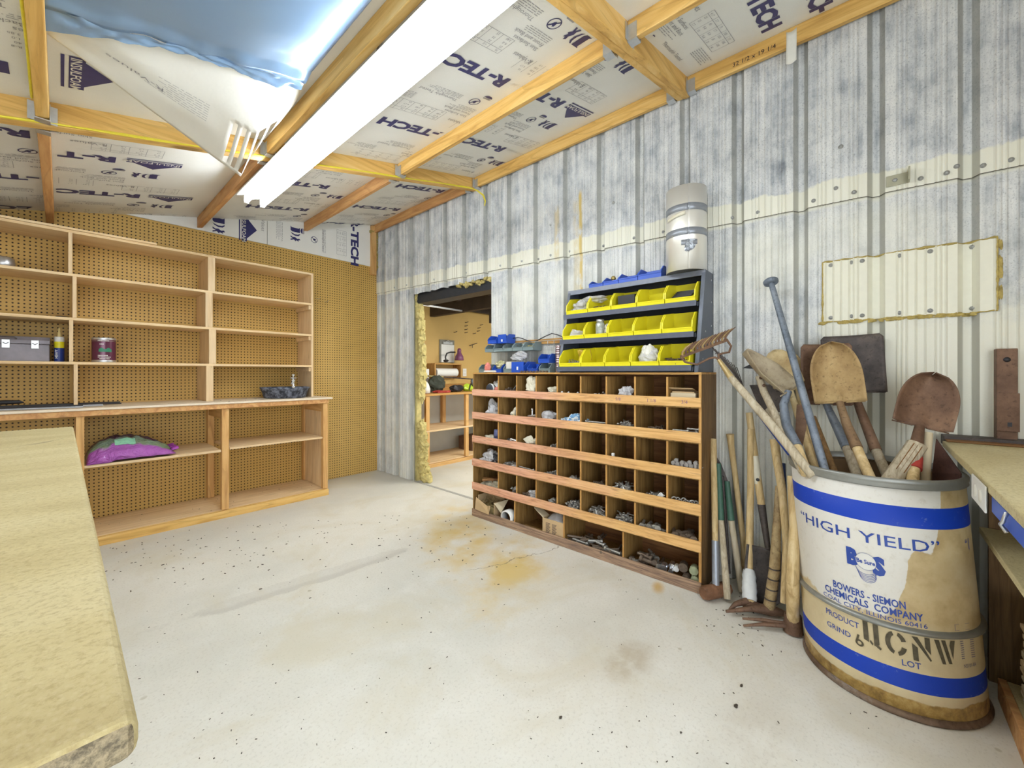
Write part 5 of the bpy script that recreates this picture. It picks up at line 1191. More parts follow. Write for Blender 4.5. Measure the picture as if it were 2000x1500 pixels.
# ================================================================ DRUM
AX0, AX1 = Vector((2.221, -.0516)), Vector((2.243, .0039)); DR = .268
def axis(z): k = z/.8; return AX0.lerp(AX1, k)
def shear(mb_):
    for v in mb_.v:
        a = axis(v.z); v.x += a.x; v.y += a.y
    return mb_
def drummat():
    n = N('drum_paper'); p = n.pos(); s = n.sep(p); z = s[2]
    xc = n.ma('ADD', 2.221, n.ma('MULTIPLY', z, .0275)); yc = n.ma('ADD', -.0516, n.ma('MULTIPLY', z, .0694))
    phi = n.ma('ARCTAN2', n.ma('SUBTRACT', yc, s[1]), n.ma('SUBTRACT', xc, s[0]))
    ns = n.nz(p, 5, 5, .6); nf = n.nz(p, 40, 4, .7)
    wv = n.ma('MULTIPLY', n.ma('SUBTRACT', ns, .5), .16)
    bnd = n.ma('ADD', n.ma('ADD', .325, wv), n.ma('ADD', n.ma('MULTIPLY', n.ss(phi, .08, .42), .24), n.ma('MULTIPLY', n.ss(phi, .55, 1.0), .45)))
    tan = n.ss(n.ma('SUBTRACT', z, bnd), .006, -.004)
    white = n.mix(n.ma('MULTIPLY', n.ss(nf, .5, .8), .5), (.76,.74,.68), (.55,.50,.40))
    tc = n.ramp(n.nz(p, 9, 5, .6), [(.3, (.40,.27,.10)), (.5, (.58,.44,.21)), (.7, (.66,.54,.32))])
    tc2 = n.mix(n.ss(z, .34, .28), tc, n.mix(.55, tc, (.74,.64,.40)))
    c = n.mix(n.ma('MULTIPLY', tan, .92), white, tc2)
    blue = n.mix(n.ma('MULTIPLY', n.ss(nf, .62, .74), .4), (.006,.05,.46), (.30,.38,.58))
    b1 = n.ma('MULTIPLY', n.ss(z, .6545, .6555), n.ss(z, .7275, .7265)); b2 = n.ma('MULTIPLY', n.ss(z, .0975, .0985), n.ss(z, .1625, .1615))
    c = n.mix(n.ma('MAXIMUM', b1, b2), c, blue)
    peel = n.ss(n.ma('SUBTRACT', z, n.ma('ADD', .070, n.ma('MULTIPLY', wv, .45))), .003, -.003)
    c = n.mix(peel, c, n.ramp(n.nz(p, 28, 5, .7), [(.3, (.20,.12,.04)), (.5, (.44,.28,.08)), (.7, (.62,.45,.18))]))
    n.bump(n.ma('ADD', n.ma('MULTIPLY', peel, -.6), n.ma('MULTIPLY', nf, .4)), .35, .004)
    return n.fin(c, .5, 0, .4)
drum = thing('fibre_drum', 'large round cream and blue chemical drum full of shovels and rakes', 'drum', (2.221, -.0516, 0))
obj('drum_body', shear(MB().lathe([(DR-.012, .012), (DR, .012), (DR, .10), (DR, .2), (DR, .4), (DR, .6), (DR, .80), (DR-.003, .80)], n=72)), drummat(), drum)
obj('inner_wall', shear(MB().lathe([(DR-.0035, .805), (DR-.006, .5), (DR-.006, .03)], n=72)), plain('brown_liner', (.20,.12,.055), .8, var=.3, sc=8), drum)
m_drumring = plain('dull_ring_metal', (.34,.35,.33), .42, .6, var=.15, sc=18)
def ring(z, r, h, k=1.0): return shear(MB().lathe([(r-.006, z-h*1.2), (r+.002, z-h), (r+.009*k, z-h*.4), (r+.009*k, z+h*.4), (r+.002, z+h), (r-.006, z+h*1.2)], n=72))
obj('top_rim', shear(MB().lathe([(DR-.008, .795), (DR+.003, .787), (DR+.008, .792), (DR+.005, .802), (DR+.010, .808), (DR+.011, .818), (DR+.005, .824), (DR-.006, .822), (DR-.008, .80)], n=72)), m_drumring, drum)
obj('locking_ring', ring(.302, DR+.003, .010, 1.2), m_drumring, drum)
obj('bottom_rim', shear(MB().lathe([(DR-.01, .001), (DR+.006, .001), (DR+.010, .008), (DR+.006, .016), (DR+.001, .024), (DR-.01, .022)], n=72)), rust('rim_rust', (.10,.06,.04), (.22,.15,.10), (.38,.35,.32), .5), drum)
obj('drum_bottom', shear(MB().lathe([(.0001, .012), (DR-.012, .012), (DR-.012, .02), (.0001, .02)], n=48)), m_card, drum)
def ondrum(phi, z, dr=.0012):
    a = axis(z); r_ = DR+dr; return Vector((a.x-r_*math.cos(phi), a.y-r_*math.sin(phi), z))
def dtext(m, s, z, ph0, ph1, h, off=.0, mi=0, dr=.0012, slope=0):
    """text on the drum from angle ph0 to ph1 (degrees), cap height h"""
    size = h/.72; probe = MB(); w0 = text(probe, s, size, lambda u, v: (u, v, 0), off); W = math.radians(ph1-ph0)*DR; k = W/max(w0, .001)
    text(m, s, size, lambda u, v: ondrum(math.radians(ph0)+u*k/DR, z+v+slope*u, dr), off, mi)
m = MB()
dtext(m, '\u201cHIGH YIELD\u201d', .578, -60, 39, .040, .004)
dtext(m, '\u201c1', .578, 62, 68, .040, .004)
dtext(m, 'BOWERS - SIEMON', .372, -30, 14.5, .026, .02)
dtext(m, 'CHEMICALS  COMPANY', .341, -37, 24, .025, .02)
dtext(m, 'COAL CITY, ILLINOIS 60416', .318, -39, 26, .016, .0)
dtext(m, 'PRODUCT', .252, -38, -14, .022, .004); dtext(m, 'GRIND', .205, -38, -20, .020, .004); dtext(m, 'LOT', .178, 9, 20, .021, .006)
# emblem: slab B and S either side of a disc that carries two words
dtext(m, 'B', .487, -18.2, -10.8, .056, .07); dtext(m, 'S', .474, -2.2, 5.0, .058, .07)
def disc(m, ph, z, rx_, rz_, mi, dr, thin=None, a0=0, a1=2*PI):
    K = 40
    if thin is None:
        pts = [ondrum(math.radians(ph)+rx_*math.cos(a0+(a1-a0)*i/K)/DR, z+rz_*math.sin(a0+(a1-a0)*i/K), dr) for i in range(K)]
        cpt = ondrum(math.radians(ph), z, dr); m.add([cpt]+pts, [(0, i+1, (i+1) % K+1) for i in range(K)], mi)
    else:
        for i in range(K):
            A = a0+(a1-a0)*i/K; B = a0+(a1-a0)*(i+1)/K; q = lambda a, k: ondrum(math.radians(ph)+rx_*k*math.cos(a)/DR, z+rz_*k*math.sin(a), dr)
            m.add([q(A, 1), q(B, 1), q(B, 1-thin), q(A, 1-thin)], [(0,1,2,3)], mi)
for k in range(6): disc(m, -6.8+.2*k, .487-.0055*k, .029-.001*k, .026, 0, .0016, .05, PI*1.02, PI*1.98)
disc(m, -6.3, .508, .0285, .030, 1, .0020); disc(m, -6.3, .508, .029, .0305, 0, .0024, .03)
dtext(m, 'Be Sure', .500, -12.0, -.8, .015, .03, 0, .0026)
# faded stamped box and stock code
for a, b, c_, d_ in ((44, 57, .338, .339), (44, 57, .318, .319)): m.add([ondrum(math.radians(a), c_), ondrum(math.radians(b), c_), ondrum(math.radians(b), d_), ondrum(math.radians(a), d_)], [(0,1,2,3)], 2)
m.add([ondrum(math.radians(44), .318), ondrum(math.radians(44.4), .318), ondrum(math.radians(44.4), .339), ondrum(math.radians(44), .339)], [(0,1,2,3)], 2)
dtext(m, 'N5101-8A', .196, 48, 60, .012, .01, 2)
for k in range(9): m.add([ondrum(math.radians(47), .225+.007*k), ondrum(math.radians(60), .225+.007*k), ondrum(math.radians(60), .2275+.007*k), ondrum(math.radians(47), .2275+.007*k)], [(0,1,2,3)], 2)
# black stencil letters
def stencil(polys):
    for p in polys:
        m.add([ondrum(math.radians(ph), z, .0022) for ph, z in p], [tuple(range(len(p)))], 3)
def arc(ph, z, rp, rz_, a0, a1, tk, K=8):
    out = []
    for i in range(K):
        A = a0+(a1-a0)*i/K; B = a0+(a1-a0)*(i+1)/K
        out.append([(ph+rp*math.cos(A), z+rz_*math.sin(A)), (ph+rp*math.cos(B), z+rz_*math.sin(B)), (ph+(rp-tk[0])*math.cos(B), z+(rz_-tk[1])*math.sin(B)), (ph+(rp-tk[0])*math.cos(A), z+(rz_-tk[1])*math.sin(A))])
    return out
stencil([[(-11.5,.225),(-8.5,.220),(-8.5,.290),(-11.5,.290)], [(-5.5,.214),(-2.5,.222),(-2.5,.290),(-5.5,.290)], [(-8.0,.222),(-6.6,.212),(-6.0,.220),(-7.6,.230)], [(-5.4,.216),(-2.2,.205),(-1.4,.212),(-4,.224)]])
stencil(arc(7, .247, 6.0, .040, 1.9, 4.4, (2.8, .012))+arc(7, .247, 6.0, .040, 4.9, 6.0, (2.8, .012))+arc(7, .247, 6.0, .040, .35, 1.3, (2.8, .012)))
stencil([[(16,.205),(19,.205),(19,.250),(16,.262)], [(16,.285),(19.4,.285),(26.5,.215),(25.8,.210)], [(23.4,.252),(26.4,.232),(26.4,.288),(23.4,.288)]])
stencil([[(29,.286),(32,.286),(35.2,.208),(33.0,.208)], [(33.4,.286),(36,.286),(39.4,.210),(37.2,.210)], [(38.6,.270),(40.2,.225),(42.6,.286),(39.6,.286)]])
stencil(arc(-14.5, .203, 2.6, .012, 0, 2*PI, (1.3, .006), 14)); stencil([[(-17.1,.203),(-15.8,.203),(-14.0,.232),(-15.4,.232)]])
obj('printed_lettering', m, [plain('drum_ink', (.025,.07,.36), .4, var=.05), plain('drum_white', (.80,.79,.74), .5, var=.03), plain('faded_ink', (.22,.19,.26), .6), plain('stencil_black', (.12,.10,.06), .7, var=.4, sc=60)], drum)
# ================================================================ TOOLS in the drum
def inside(T, R, zmin=.035, rr=.225):
    d = (R-T).normalized(); p = R.copy(); last = R.copy()
    for _ in range(400):
        p = p+d*.004; a = axis(max(p.z, 0))
        if p.z < zmin or (p.z < .78 and (Vector((p.x, p.y))-a).length > rr): break
        last = p.copy()
    return last
def vnorm(d, hint): 
    nrm = Vector(hint); nrm = nrm-d*nrm.dot(d); return nrm.normalized()
def blade(tip, step, W, kind, hint, dish=.02, ridge=.012, taper=.0):
    """shovel blade from tip to step as a grid, bulging along the normal"""
    d = (step-tip); L = d.length; d = d/L; nn = vnorm(d, hint); sd = d.cross(nn).normalized(); m = MB()
    def hw(t_):
        if kind == 'round': return (W/2)*(math.sqrt(max(0, 1-(1-min(1, t_/.62))**2.2)) if t_ < .62 else 1-.04*(t_-.62))+.002
        if kind == 'point': return (W/2)*min(1, .06+(t_/.55)**.8 if t_ < .55 else 1)
        return (W/2)*(1-.12*max(0, 1-t_/.06)**2-taper*(t_))
    def f(u, v):
        t_ = v; k = 2*u-1; w_ = hw(t_); off = -dish*(1-k*k)*math.sin(PI*(.15+.7*t_))+dish*.9*k*k
        off += ridge*math.exp(-(k/.22)**2)*max(0, (t_-.35)/.65)
        return tip+d*(L*t_)+sd*(k*w_)+nn*off
    m.grid(f, 16, 18); return m, d, nn, sd
def longtool(name, label, cat, head, sock, R, rad=.019, mat=m_handle, sockmat=m_darksteel, sockr=.02, extra=None, group=None, zmin=.035):
    """head: list of points (metal) ending at sock; handle from sock through R into the drum"""
    T = sock[-1]; E_ = inside(T, R, zmin); t = thing(name, label, cat, E_, group=group)
    obj('handle', MB().tube([T, T.lerp(E_, .5), E_], [rad, rad*1.02, rad], 12), mat, t)
    obj('socket', MB().tube(sock, [sockr*(.75+.35*i/max(1, len(sock)-1)) for i in range(len(sock))], 12), sockmat, t)
    return t
HC = (-1, -.15, .1)
# square shovels and round shovels
def shovel(name, label, tip, step, W, kind, matb, pts, R, xs, hint=HC, sockmat=None, hmat=m_handle, dish=.02, sockr=.019, rad=.018, taper=0, red=False, ridge=.012):
    tipP, stepP = PX(*tip), PX(*step); S_ = [stepP]+[PX(*p) for p in pts]; Rp = PX(*R)
    t = longtool(name, label, 'shovel', None, S_, Rp, rad, hmat, sockmat or matb, sockr)
    m_, d, nn, sd = blade(tipP, stepP, W, kind, hint, dish, ridge, taper); obj('blade', m_, matb, t, solid=.0022)
    for s_ in (-1, 1): obj('step', MB().tube([stepP+sd*s_*W*.12, stepP+sd*s_*W*.48], [.004, .003], 6), matb, t)
    if red: 
        q = S_[-1]; e = (Rp-q).normalized(); obj('red_ferrule', MB().tube([q-e*.045, q+e*.01], sockr*1.14, 14), m_red, t)
    return t
shovel('square_shovel', 'dark square-nosed shovel at the back right of the drum, blade up', (1661, 655, 2.555), (1668, 766, 2.52), .235, 'square', m_darksteel, [(1680, 800, 2.49), (1711, 880, 2.36)], (1731, 925, 2.28), None, sockmat=m_rust, hmat=m_handle_grey, dish=.012)
shovel('square_shovel', 'brown square shovel partly hidden behind the big tan round shovel', (1612, 672, 2.515), (1614, 790, 2.47), .200, 'square', m_rust, [(1628, 820, 2.43), (1654, 874, 2.32)], (1672, 925, 2.24), None, sockmat=m_bluesteel, hmat=m_handle_grey, dish=.012)
shovel('round_shovel', 'big tan rusty round-point shovel standing blade up in the drum', (1622, 669, 2.44), (1640, 786, 2.39), .190, 'round', m_rusty_tan, [(1654, 830, 2.32), (1674, 876, 2.22)], (1697, 928, 2.14), None, sockmat=rust('brown_socket', (.16,.09,.05), (.28,.18,.10), (.38,.26,.15)), dish=.022, ridge=.02)
shovel('round_shovel', 'dark brown round shovel with red ferrule at the right of the drum', (1822, 731, 2.40), (1796, 833, 2.32), .178, 'round', m_rust, [(1791, 860, 2.27), (1785, 912, 2.18)], (1783, 935, 2.14), None, dish=.03, red=True, ridge=.02, sockr=.021)
shovel('pale_spade', 'pale mud-coated round spade behind the weathered handles', (1512, 684, 2.50), (1541, 752, 2.44), .135, 'round', m_creamblade, [(1546, 770, 2.42), (1560, 815, 2.36)], (1592, 920, 2.22), None, dish=.008, sockr=.014, rad=.014, hmat=m_handle)
shovel('pale_spade', 'second pale spade peeking out behind the grey digging bar', (1541, 689, 2.54), (1558, 760, 2.50), .10, 'round', m_creamblade, [(1562, 780, 2.47), (1572, 815, 2.40)], (1605, 920, 2.28), None, dish=.006, sockr=.014, rad=.014, hmat=m_handle)
shovel('weathered_spade', 'grey crusted pointed spade seen edge-on, tip up to the left', (1453, 688, 2.30), (1540, 764, 2.30), .16, 'point', rust('crusted_blade', (.26,.20,.13), (.40,.33,.22), (.50,.44,.32), .1), [(1530, 790, 2.27), (1536, 830, 2.20), (1556, 872, 2.13)], (1574, 922, 2.06), None, hint=(-.35, -.25, .9), sockmat=m_bluesteel, dish=.03, sockr=.020, rad=.020)
# digging bar with round tamping head
T = PX(1506, 552, 2.50); R = PX(1610, 915, 2.12); E_ = inside(T, R); t = thing('tamping_bar', 'tall blue-grey steel tamping bar with round flat head in the drum', 'bar', E_)
obj('bar', MB().tube([T, T.lerp(E_, .45), E_], [.0135, .016, .016], 14), m_bluesteel, t)
dd = (T-E_).normalized(); q = dd.to_track_quat('Z', 'Y').to_matrix().to_4x4()
obj('head_disc', MB().lathe([(.0001, -.008), (.020, -.010), (.034, -.002), (.035, .010), (.031, .014), (.0001, .014)], T, 24, M=q), m_bluesteel, t)
# bow rake
fer = PX(1404, 703, 2.22); R = PX(1557, 892, 2.06); E_ = inside(fer, R)
t = thing('bow_rake', 'rusty bow rake lying across the drum with its toothed head in front of the rack', 'rake', E_)
obj('handle', MB().tube([PX(1428, 738, 2.20), fer.lerp(E_, .6), E_], [.017, .0185, .018], 12), m_handle_grey, t)
obj('ferrule', MB().tube([fer, PX(1431, 742, 2.198)], [.010, .0165], 12), plain('brass_ferrule', (.55,.42,.20), .4, .5), t)
ha, hb = PX(1330, 697, 2.12), PX(1420, 664, 2.34)
obj('head_bar', MB().bar(ha, hb, .014, .014), m_rust, t)
obj('bow', MB().tube([ha, PX(1338, 707, 2.13), PX(1362, 712, 2.16), PX(1385, 700, 2.19), PX(1397, 698, 2.21), fer], .0055, 8, cap=True).tube([hb, PX(1428, 676, 2.34), PX(1424, 688, 2.32), PX(1412, 690, 2.26), PX(1403, 693, 2.23), fer], .0055, 8), m_rust, t)
hd = (hb-ha)
for k in range(14):
    b0 = ha+hd*(k+.5)/14; up = PX(1340, 668, 2.12)-PX(1330, 697, 2.12); nn = Vector((0, 0, 1)); ax_ = (up+hd*.02)
    obj('tine', MB().tube([b0, b0+ax_*.25+Vector((-.014, .004, 0)), b0+ax_*.55+Vector((-.012, -.004, .0)), b0+ax_*.85+Vector((.006, -.022, .004))], [.006, .0058, .005, .0015], 6), m_rust if k % 3 else m_rusty_tan, t)
# wire leaf rake
A_ = PX(1476, 798, 2.42); R = PX(1565, 915, 2.22); E_ = inside(A_, R); t = thing('leaf_rake', 'wire leaf rake with dark blue handle behind the bow rake', 'rake', E_)
obj('handle', MB().tube([A_, E_], .013, 10), plain('blue_handle', (.02,.06,.28), .4), t); obj('clamp', MB().tube([PX(1462, 780, 2.42), PX(1484, 808, 2.42)], .017, 8), m_galv, t)
for k in range(10):
    top_ = PX(1385+6*k, 672+5*k, 2.42+.008*k); mid_ = A_.lerp(top_, .5)+Vector((0, .01*(k-5)*.3, 0))
    obj('wire_tine', MB().tube([A_, mid_, top_, top_+Vector((-.022, .01, -.012))], .0021, 6), m_darksteel, t)
def stick(name, label, pts, R, rad, mat, cat='handle'):
    P_ = [PX(*p) for p in pts]; Rp = PX(*R); E_ = inside(P_[-1], Rp); t = thing(name, label, cat, E_)
    obj('shaft', MB().tube(P_+[E_], rad if hasattr(rad, '__len__') else rad, 12), mat, t); return t, P_
t, P_ = stick('forked_handle', 'weathered grey wooden handle with two bolts near its top', [(1482, 735, 2.34), (1492, 765, 2.32)], (1548, 880, 2.14), .017, m_handle_grey)
for p in ((1486, 738, 2.318), (1492, 753, 2.31)): obj('bolt_head', MB().ico(PX(*p), .008), m_rust, t)
stick('wooden_handle', 'brown wooden handle rising behind the tamping bar', [(1567, 790, 2.44)], (1612, 922, 2.26), .014, m_handle)  # a plain wooden tool handle, no broom
stick('tool_shaft', 'dark brown wooden handle close behind the tamping bar', [(1588, 815, 2.40)], (1630, 922, 2.22), .013, m_ply_side)
stick('wood_lath', 'flat pale lath standing beside the red-ferruled shovel', [(1813, 846, 2.32)], (1808, 930, 2.24), .014, m_card_pale)
# saw blade
a, b, c_ = PX(1556, 790, 2.33), PX(1582, 790, 2.33), PX(1558, 885, 2.20); e = inside(b, c_)
t = thing('saw_blade', 'narrow rusty toothed saw blade hanging point down beside the spades', 'saw', c_)
obj('blade', MB().add([a, b, PX(1574, 840, 2.26), c_+Vector((0, -.012, 0)), c_+Vector((0, .012, -.02)), PX(1553, 850, 2.25)], [(0,1,2,3,4,5)]), m_rust, t, solid=.002)
obj('tang', MB().tube([c_, inside(a, c_)], .010, 8), m_handle_grey, t)
# hoe
a = PX(1500, 800, 2.50); R = PX(1575, 920, 2.28); E_ = inside(a, R); t = thing('garden_hoe', 'dark rectangular hoe blade behind the rake handle', 'hoe', E_)
obj('handle', MB().tube([a, E_], .014, 10), m_handle_grey, t)
obj('blade', MB().add([PX(1464, 752, 2.52), PX(1526, 750, 2.50), PX(1534, 806, 2.49), PX(1486, 802, 2.51)], [(0,1,2,3)]), m_darksteel, t, solid=.004)
obj('points', MB().add([PX(1450, 719, 2.50), PX(1476, 706, 2.50), PX(1478, 721, 2.50)], [(0,1,2)]).add([PX(1475, 705, 2.50), PX(1498, 699, 2.50), PX(1490, 712, 2.50)], [(0,1,2)]), m_black, t, solid=.003)
# thick post and dark plate
a, R = PX(1792, 868, 2.22), PX(1748, 930, 2.16); t = thing('wood_post', 'thick split wooden post end sticking out of the front of the drum', 'post', a)
E_ = inside(a, R, .035, .21); t.location = E_
lat = [a.lerp(E_, k/6) for k in range(7)]
obj('post', MB().tube([a, a.lerp(E_, .5), E_], [.032, .033, .033], 9), m_handle_grey, t, bevel=.002)
for k in range(3): 
    dpost = (E_-a).normalized(); sdp = dpost.cross(Vector((1, 0, 0))).normalized()
    obj('split', MB().bar(a+sdp*(-.012+.012*k)+Vector((-.031, 0, .002)), a+dpost*.12+sdp*(-.012+.012*k)+Vector((-.032, 0, 0)), .0018, .003), m_ply_dark, t)
t = thing('broken_blade', 'dark pointed steel blade standing at the right side inside the drum', 'blade', PX(1835, 930, 2.26))
obj('blade', MB().add([PX(1829, 857, 2.30), PX(1878, 925, 2.20), PX(1872, 990, 2.20), PX(1822, 990, 2.24), PX(1821, 925, 2.26)], [(0,1,2,3,4)]), rust('maroon_blade', (.045,.02,.018), (.09,.04,.03), (.13,.06,.05)), t, solid=.004)
# ================================================================ TOOLS leaning on the wall beside the drum
def lean(name, label, cat, foot, pts, rad, mat, world_pts=None):
    t = thing(name, label, cat, (foot.x, foot.y, 0)); obj('handle', MB().tube([foot]+[PX(*p) for p in pts], rad, 12), mat, t); return t
# sledge
f = PZ(1398, 1150, .05); t = lean('sledgehammer', 'sledgehammer with rusty head standing beside the wooden bin unit', 'hammer', f, [(1396, 1000, 2.42), (1393, 857, 2.50)], [.015, .0165, .0175], m_handle)
ax_ = (PZ(1432, 1146, .06)-PZ(1378, 1158, .06)).normalized()
hm = MB(); c0 = Vector((f.x, f.y, .040)); sdv = ax_.cross(Vector((0, 0, 1)))
hm.tube([c0-ax_*.085, c0-ax_*.07, c0-ax_*.03, c0+ax_*.03, c0+ax_*.07, c0+ax_*.085], [.031, .037, .037, .037, .037, .031], 8); obj('head', hm, rust('copper_rust', (.13,.06,.03), (.26,.13,.07), (.40,.22,.13)), t)
obj('tape_wrap', MB().tube([f.lerp(PX(1396, 1000, 2.42), .05), f.lerp(PX(1396, 1000, 2.42), .62)], [.018, .0175], 12), m_ducttape, t)
# post-hole digger standing upside down
t = thing('post_hole_digger', 'post hole digger with green sockets standing on its two handles', 'digger', PZ(1424, 1172, 0))
for (p0, p1, p2) in ((PZ(1421, 1176, .002), PX(1408, 1015, 2.44), PX(1403, 905, 2.48)), (PZ(1449, 1160, .002), PX(1428, 1016, 2.46), PX(1420, 940, 2.50))):
    p0 = p0+Vector((0, 0, .016)); obj('handle', MB().tube([p0, p1], [.018, .016], 12), m_handle_grey, t); obj('socket', MB().tube([p1, p2], [.018, .014], 10), m_green, t)
obj('jaw', MB().add([PX(1400, 893, 2.50), PX(1408, 905, 2.50), PX(1424, 945, 2.505), PX(1412, 965, 2.50), PX(1402, 940, 2.49)], [(0,1,2,3,4)]), m_darksteel, t, solid=.006)
obj('jaw', MB().tube([PX(1411, 930, 2.49), PX(1417, 1010, 2.48), PX(1424, 1120, 2.46)], [.008, .008, .008], 8), m_darksteel, t)
# slim axe-like handle
f = PZ(1460, 1128, .02); f.x = min(f.x, 2.56); t = lean('curved_handle', 'slim curved wooden handle with knob end leaning on the metal wall', 'handle', f, [(1452, 1060, 2.53), (1436, 930, 2.555), (1428, 870, 2.565), (1426, 848, 2.560)], [.015, .015, .015, .017, .021], m_handle)
# mattock with white wrap
f = PZ(1464, 1182, .03); top_ = PX(1466, 838, 2.50)
t = lean('wrapped_mattock', 'mattock with white tape wrapped above its head on the floor', 'mattock', f, [(1463, 1110, 2.42), (1466, 950, 2.47), (1466, 838, 2.50)], [.024, .019, .0165, .0165], m_handle)
w0, w1 = f.lerp(PX(1463, 1110, 2.42), .12), f.lerp(PX(1463, 1110, 2.42), .95)
obj('tape_wrap', MB().tube([w0.lerp(w1, i/9) for i in range(10)], [.031, .034, .032, .035, .033, .034, .031, .033, .030, .026], 14), m_tapewhite, t)
obj('head', MB().tube([f+Vector((-.02, .05, .01)), f+Vector((-.015, .02, .006)), f+Vector((0, 0, .004)), f+Vector((.03, -.05, .0))], [.008, .022, .030, .014], 8, flat=.8), m_rust, t)
obj('adze', MB().tube([f+Vector((-.01, .01, .02)), f+Vector((-.06, .05, .012)), f+Vector((-.09, .07, -.01))], [.018, .012, .006], 8), m_rust, t)
# long handled shovel, blade down
t = thing('long_shovel', 'long pale-handled shovel with oval label standing blade down behind the mattocks', 'shovel', PZ(1495, 1180, 0))
S0, S1 = PX(1487, 985, 2.47), PX(1500, 1072, 2.44)
obj('handle', MB().tube([PX(1463, 806, 2.53), PX(1478, 920, 2.49), S0], [.017, .018, .018], 12), m_handle, t)
obj('grip_label', MB().tube([PX(1474, 890, 2.497), PX(1481, 945, 2.483)], .0186, 12), m_creampaper, t)
obj('badge', MB().blob(PX(1480, 937, 2.466), (.003, .009, .009), 1, .0), m_black, t)
obj('socket', MB().tube([S0, S1], [.019, .013], 10), m_darksteel, t)
tp = PZ(1492, 1182, .006); tp.x = min(tp.x, 2.40); m_, d, nn, sd = blade(tp, S1, .19, 'round', HC, .018, .012); obj('blade', m_, m_darksteel, t, solid=.002)
# plain pale handle beside
f = PZ(1527, 1180, .018); f.x = min(f.x, 2.33)
lean('stained_handle', 'stained curved pickaxe handle, pale at the foot, left of the drum', 'handle', PX(1530, 1178, 2.26), [(1536, 1060, 2.33), (1528, 960, 2.38), (1518, 900, 2.42), (1512, 858, 2.44)], [.013, .016, .018, .020, .021], m_handle)
# pick with bark-like wrapping
f = PZ(1502, 1188, .04); t = lean('bark_pick', 'small pick with rough bark-like wrapped handle lying before the shovel', 'pick', f, [(1513, 1110, 2.30), (1518, 1010, 2.36), (1521, 950, 2.42)], [.026, .024, .017, .015], rust('bark', (.16,.10,.05), (.36,.26,.13), (.52,.41,.22), 0, 14))
for k in range(4):
    p_ = f.lerp(PX(1513, 1110, 2.30), .25+.25*k); obj('wire_wrap', MB().tube([p_-Vector((0, 0, .003)), p_+Vector((0, 0, .003))], .0275-.0006*k, 12), m_darksteel, t)
lt_ = PZ(1418, 1194, .022)
obj('head', MB().tube([f+Vector((.03, -.07, -.015)), f+Vector((0, 0, -.006)), f.lerp(lt_, .4)+Vector((0, 0, .004)), lt_], [.012, .030, .014, .007], 8), m_rust, t)
# large pick against the drum
f = PZ(1549, 1215, .05); t = lean('large_pick', 'large two-pronged pick with thick pale handle leaning against the drum', 'pick', f, [(1548, 1130, 2.12), (1552, 1030, 2.17), (1546, 930, 2.22)], [.026, .025, .020, .017], m_handle)
obj('eye', MB().tube([f-Vector((0, 0, .045)), f+Vector((0, 0, .035))], [.040, .034], 12), m_rust, t)
for (px, py, dz) in ((1450, 1208, .045), (1452, 1222, .030)):
    lt_ = PZ(px, py, dz-.02); obj('prong', MB().tube([f+Vector((0, 0, dz-.05)), f.lerp(lt_, .2)+Vector((0, 0, -.012)), f.lerp(lt_, .6)+Vector((0, 0, .0)), lt_], [.018, .012, .009, .005], 8), m_rust, t)
solo('blue_pole', MB().tube([PX(1529, 905, 2.54), PX(1533, 1000, 2.46), PX(1540, 1170, 2.34)], .012, 10), plain('navy_pole', (.02,.04,.12), .4), 'dark blue pole standing between the wall and the drum', 'pole')
# ================================================================ right-hand bench
t = thing('corner_bench', 'plywood bench top with shelves in the right foreground corner', 'bench', (1.9, -.7, 0))
obj('bench_top', MB().box(1.16, 2.49, -1.19, -.228, .888, .914), m_particle, t, bevel=.004)
obj('lower_shelf', MB().box(1.16, 2.40, -1.19, -.318, .575, .598), m_particle, t, bevel=.002)
obj('base_board', MB().box(1.16, 2.30, -1.19, -.372, .055, .075), m_particle, t, bevel=.002)
obj('base_front', MB().box(1.16, 2.30, -.371, -.350, .0, .078), m_pine_old, t, bevel=.002)
obj('side_panel', MB().box(2.41, 2.43, -1.19, -.345, 0, .887), m_ply_side, t)
obj('rear_panel', MB().box(1.16, 2.40, -1.198, -1.191, 0, .887), m_ply_side, t)
obj('leg', MB().box(1.17, 1.24, -1.15, -1.08, .076, .574), m_stud['z'], t)
obj('trim_board', MB().box(2.50, 2.59, -1.15, -.232, .892, .934), m_darksteel, t, bevel=.003)
obj('trim_board', MB().box(2.45, 2.51, -1.15, -.236, .915, .922), m_ply_dark, t, bevel=.002)
t = thing('outlet_box', 'white double electrical outlet fixed under the corner bench edge', 'outlet', (1.69, -.235, .86))
obj('cover_plate', MB().box(1.600, 1.786, -.226, -.222, .835, .905), m_white, t, bevel=.002)
for x in (1.655, 1.725): obj('socket', MB().lathe([(.0001, .003), (.016, .003), (.018, 0)], (x, -.2225, .868), 16, axis='y'), m_paper, t)
t = thing('blue_box', 'blue electrical box with wire clamp under the corner bench', 'box', (1.45, -.27, .86))
obj('box_body', MB().box(1.16, 1.59, -.31, -.232, .843, .886), m_blue, t, bevel=.003)
obj('wire_clamp', MB().tube([(1.42, -.229, .885), (1.41, -.222, .865), (1.43, -.222, .855), (1.42, -.229, .84)], .004, 6), m_galv, t)
rr = random.Random(8); z_ = .0757
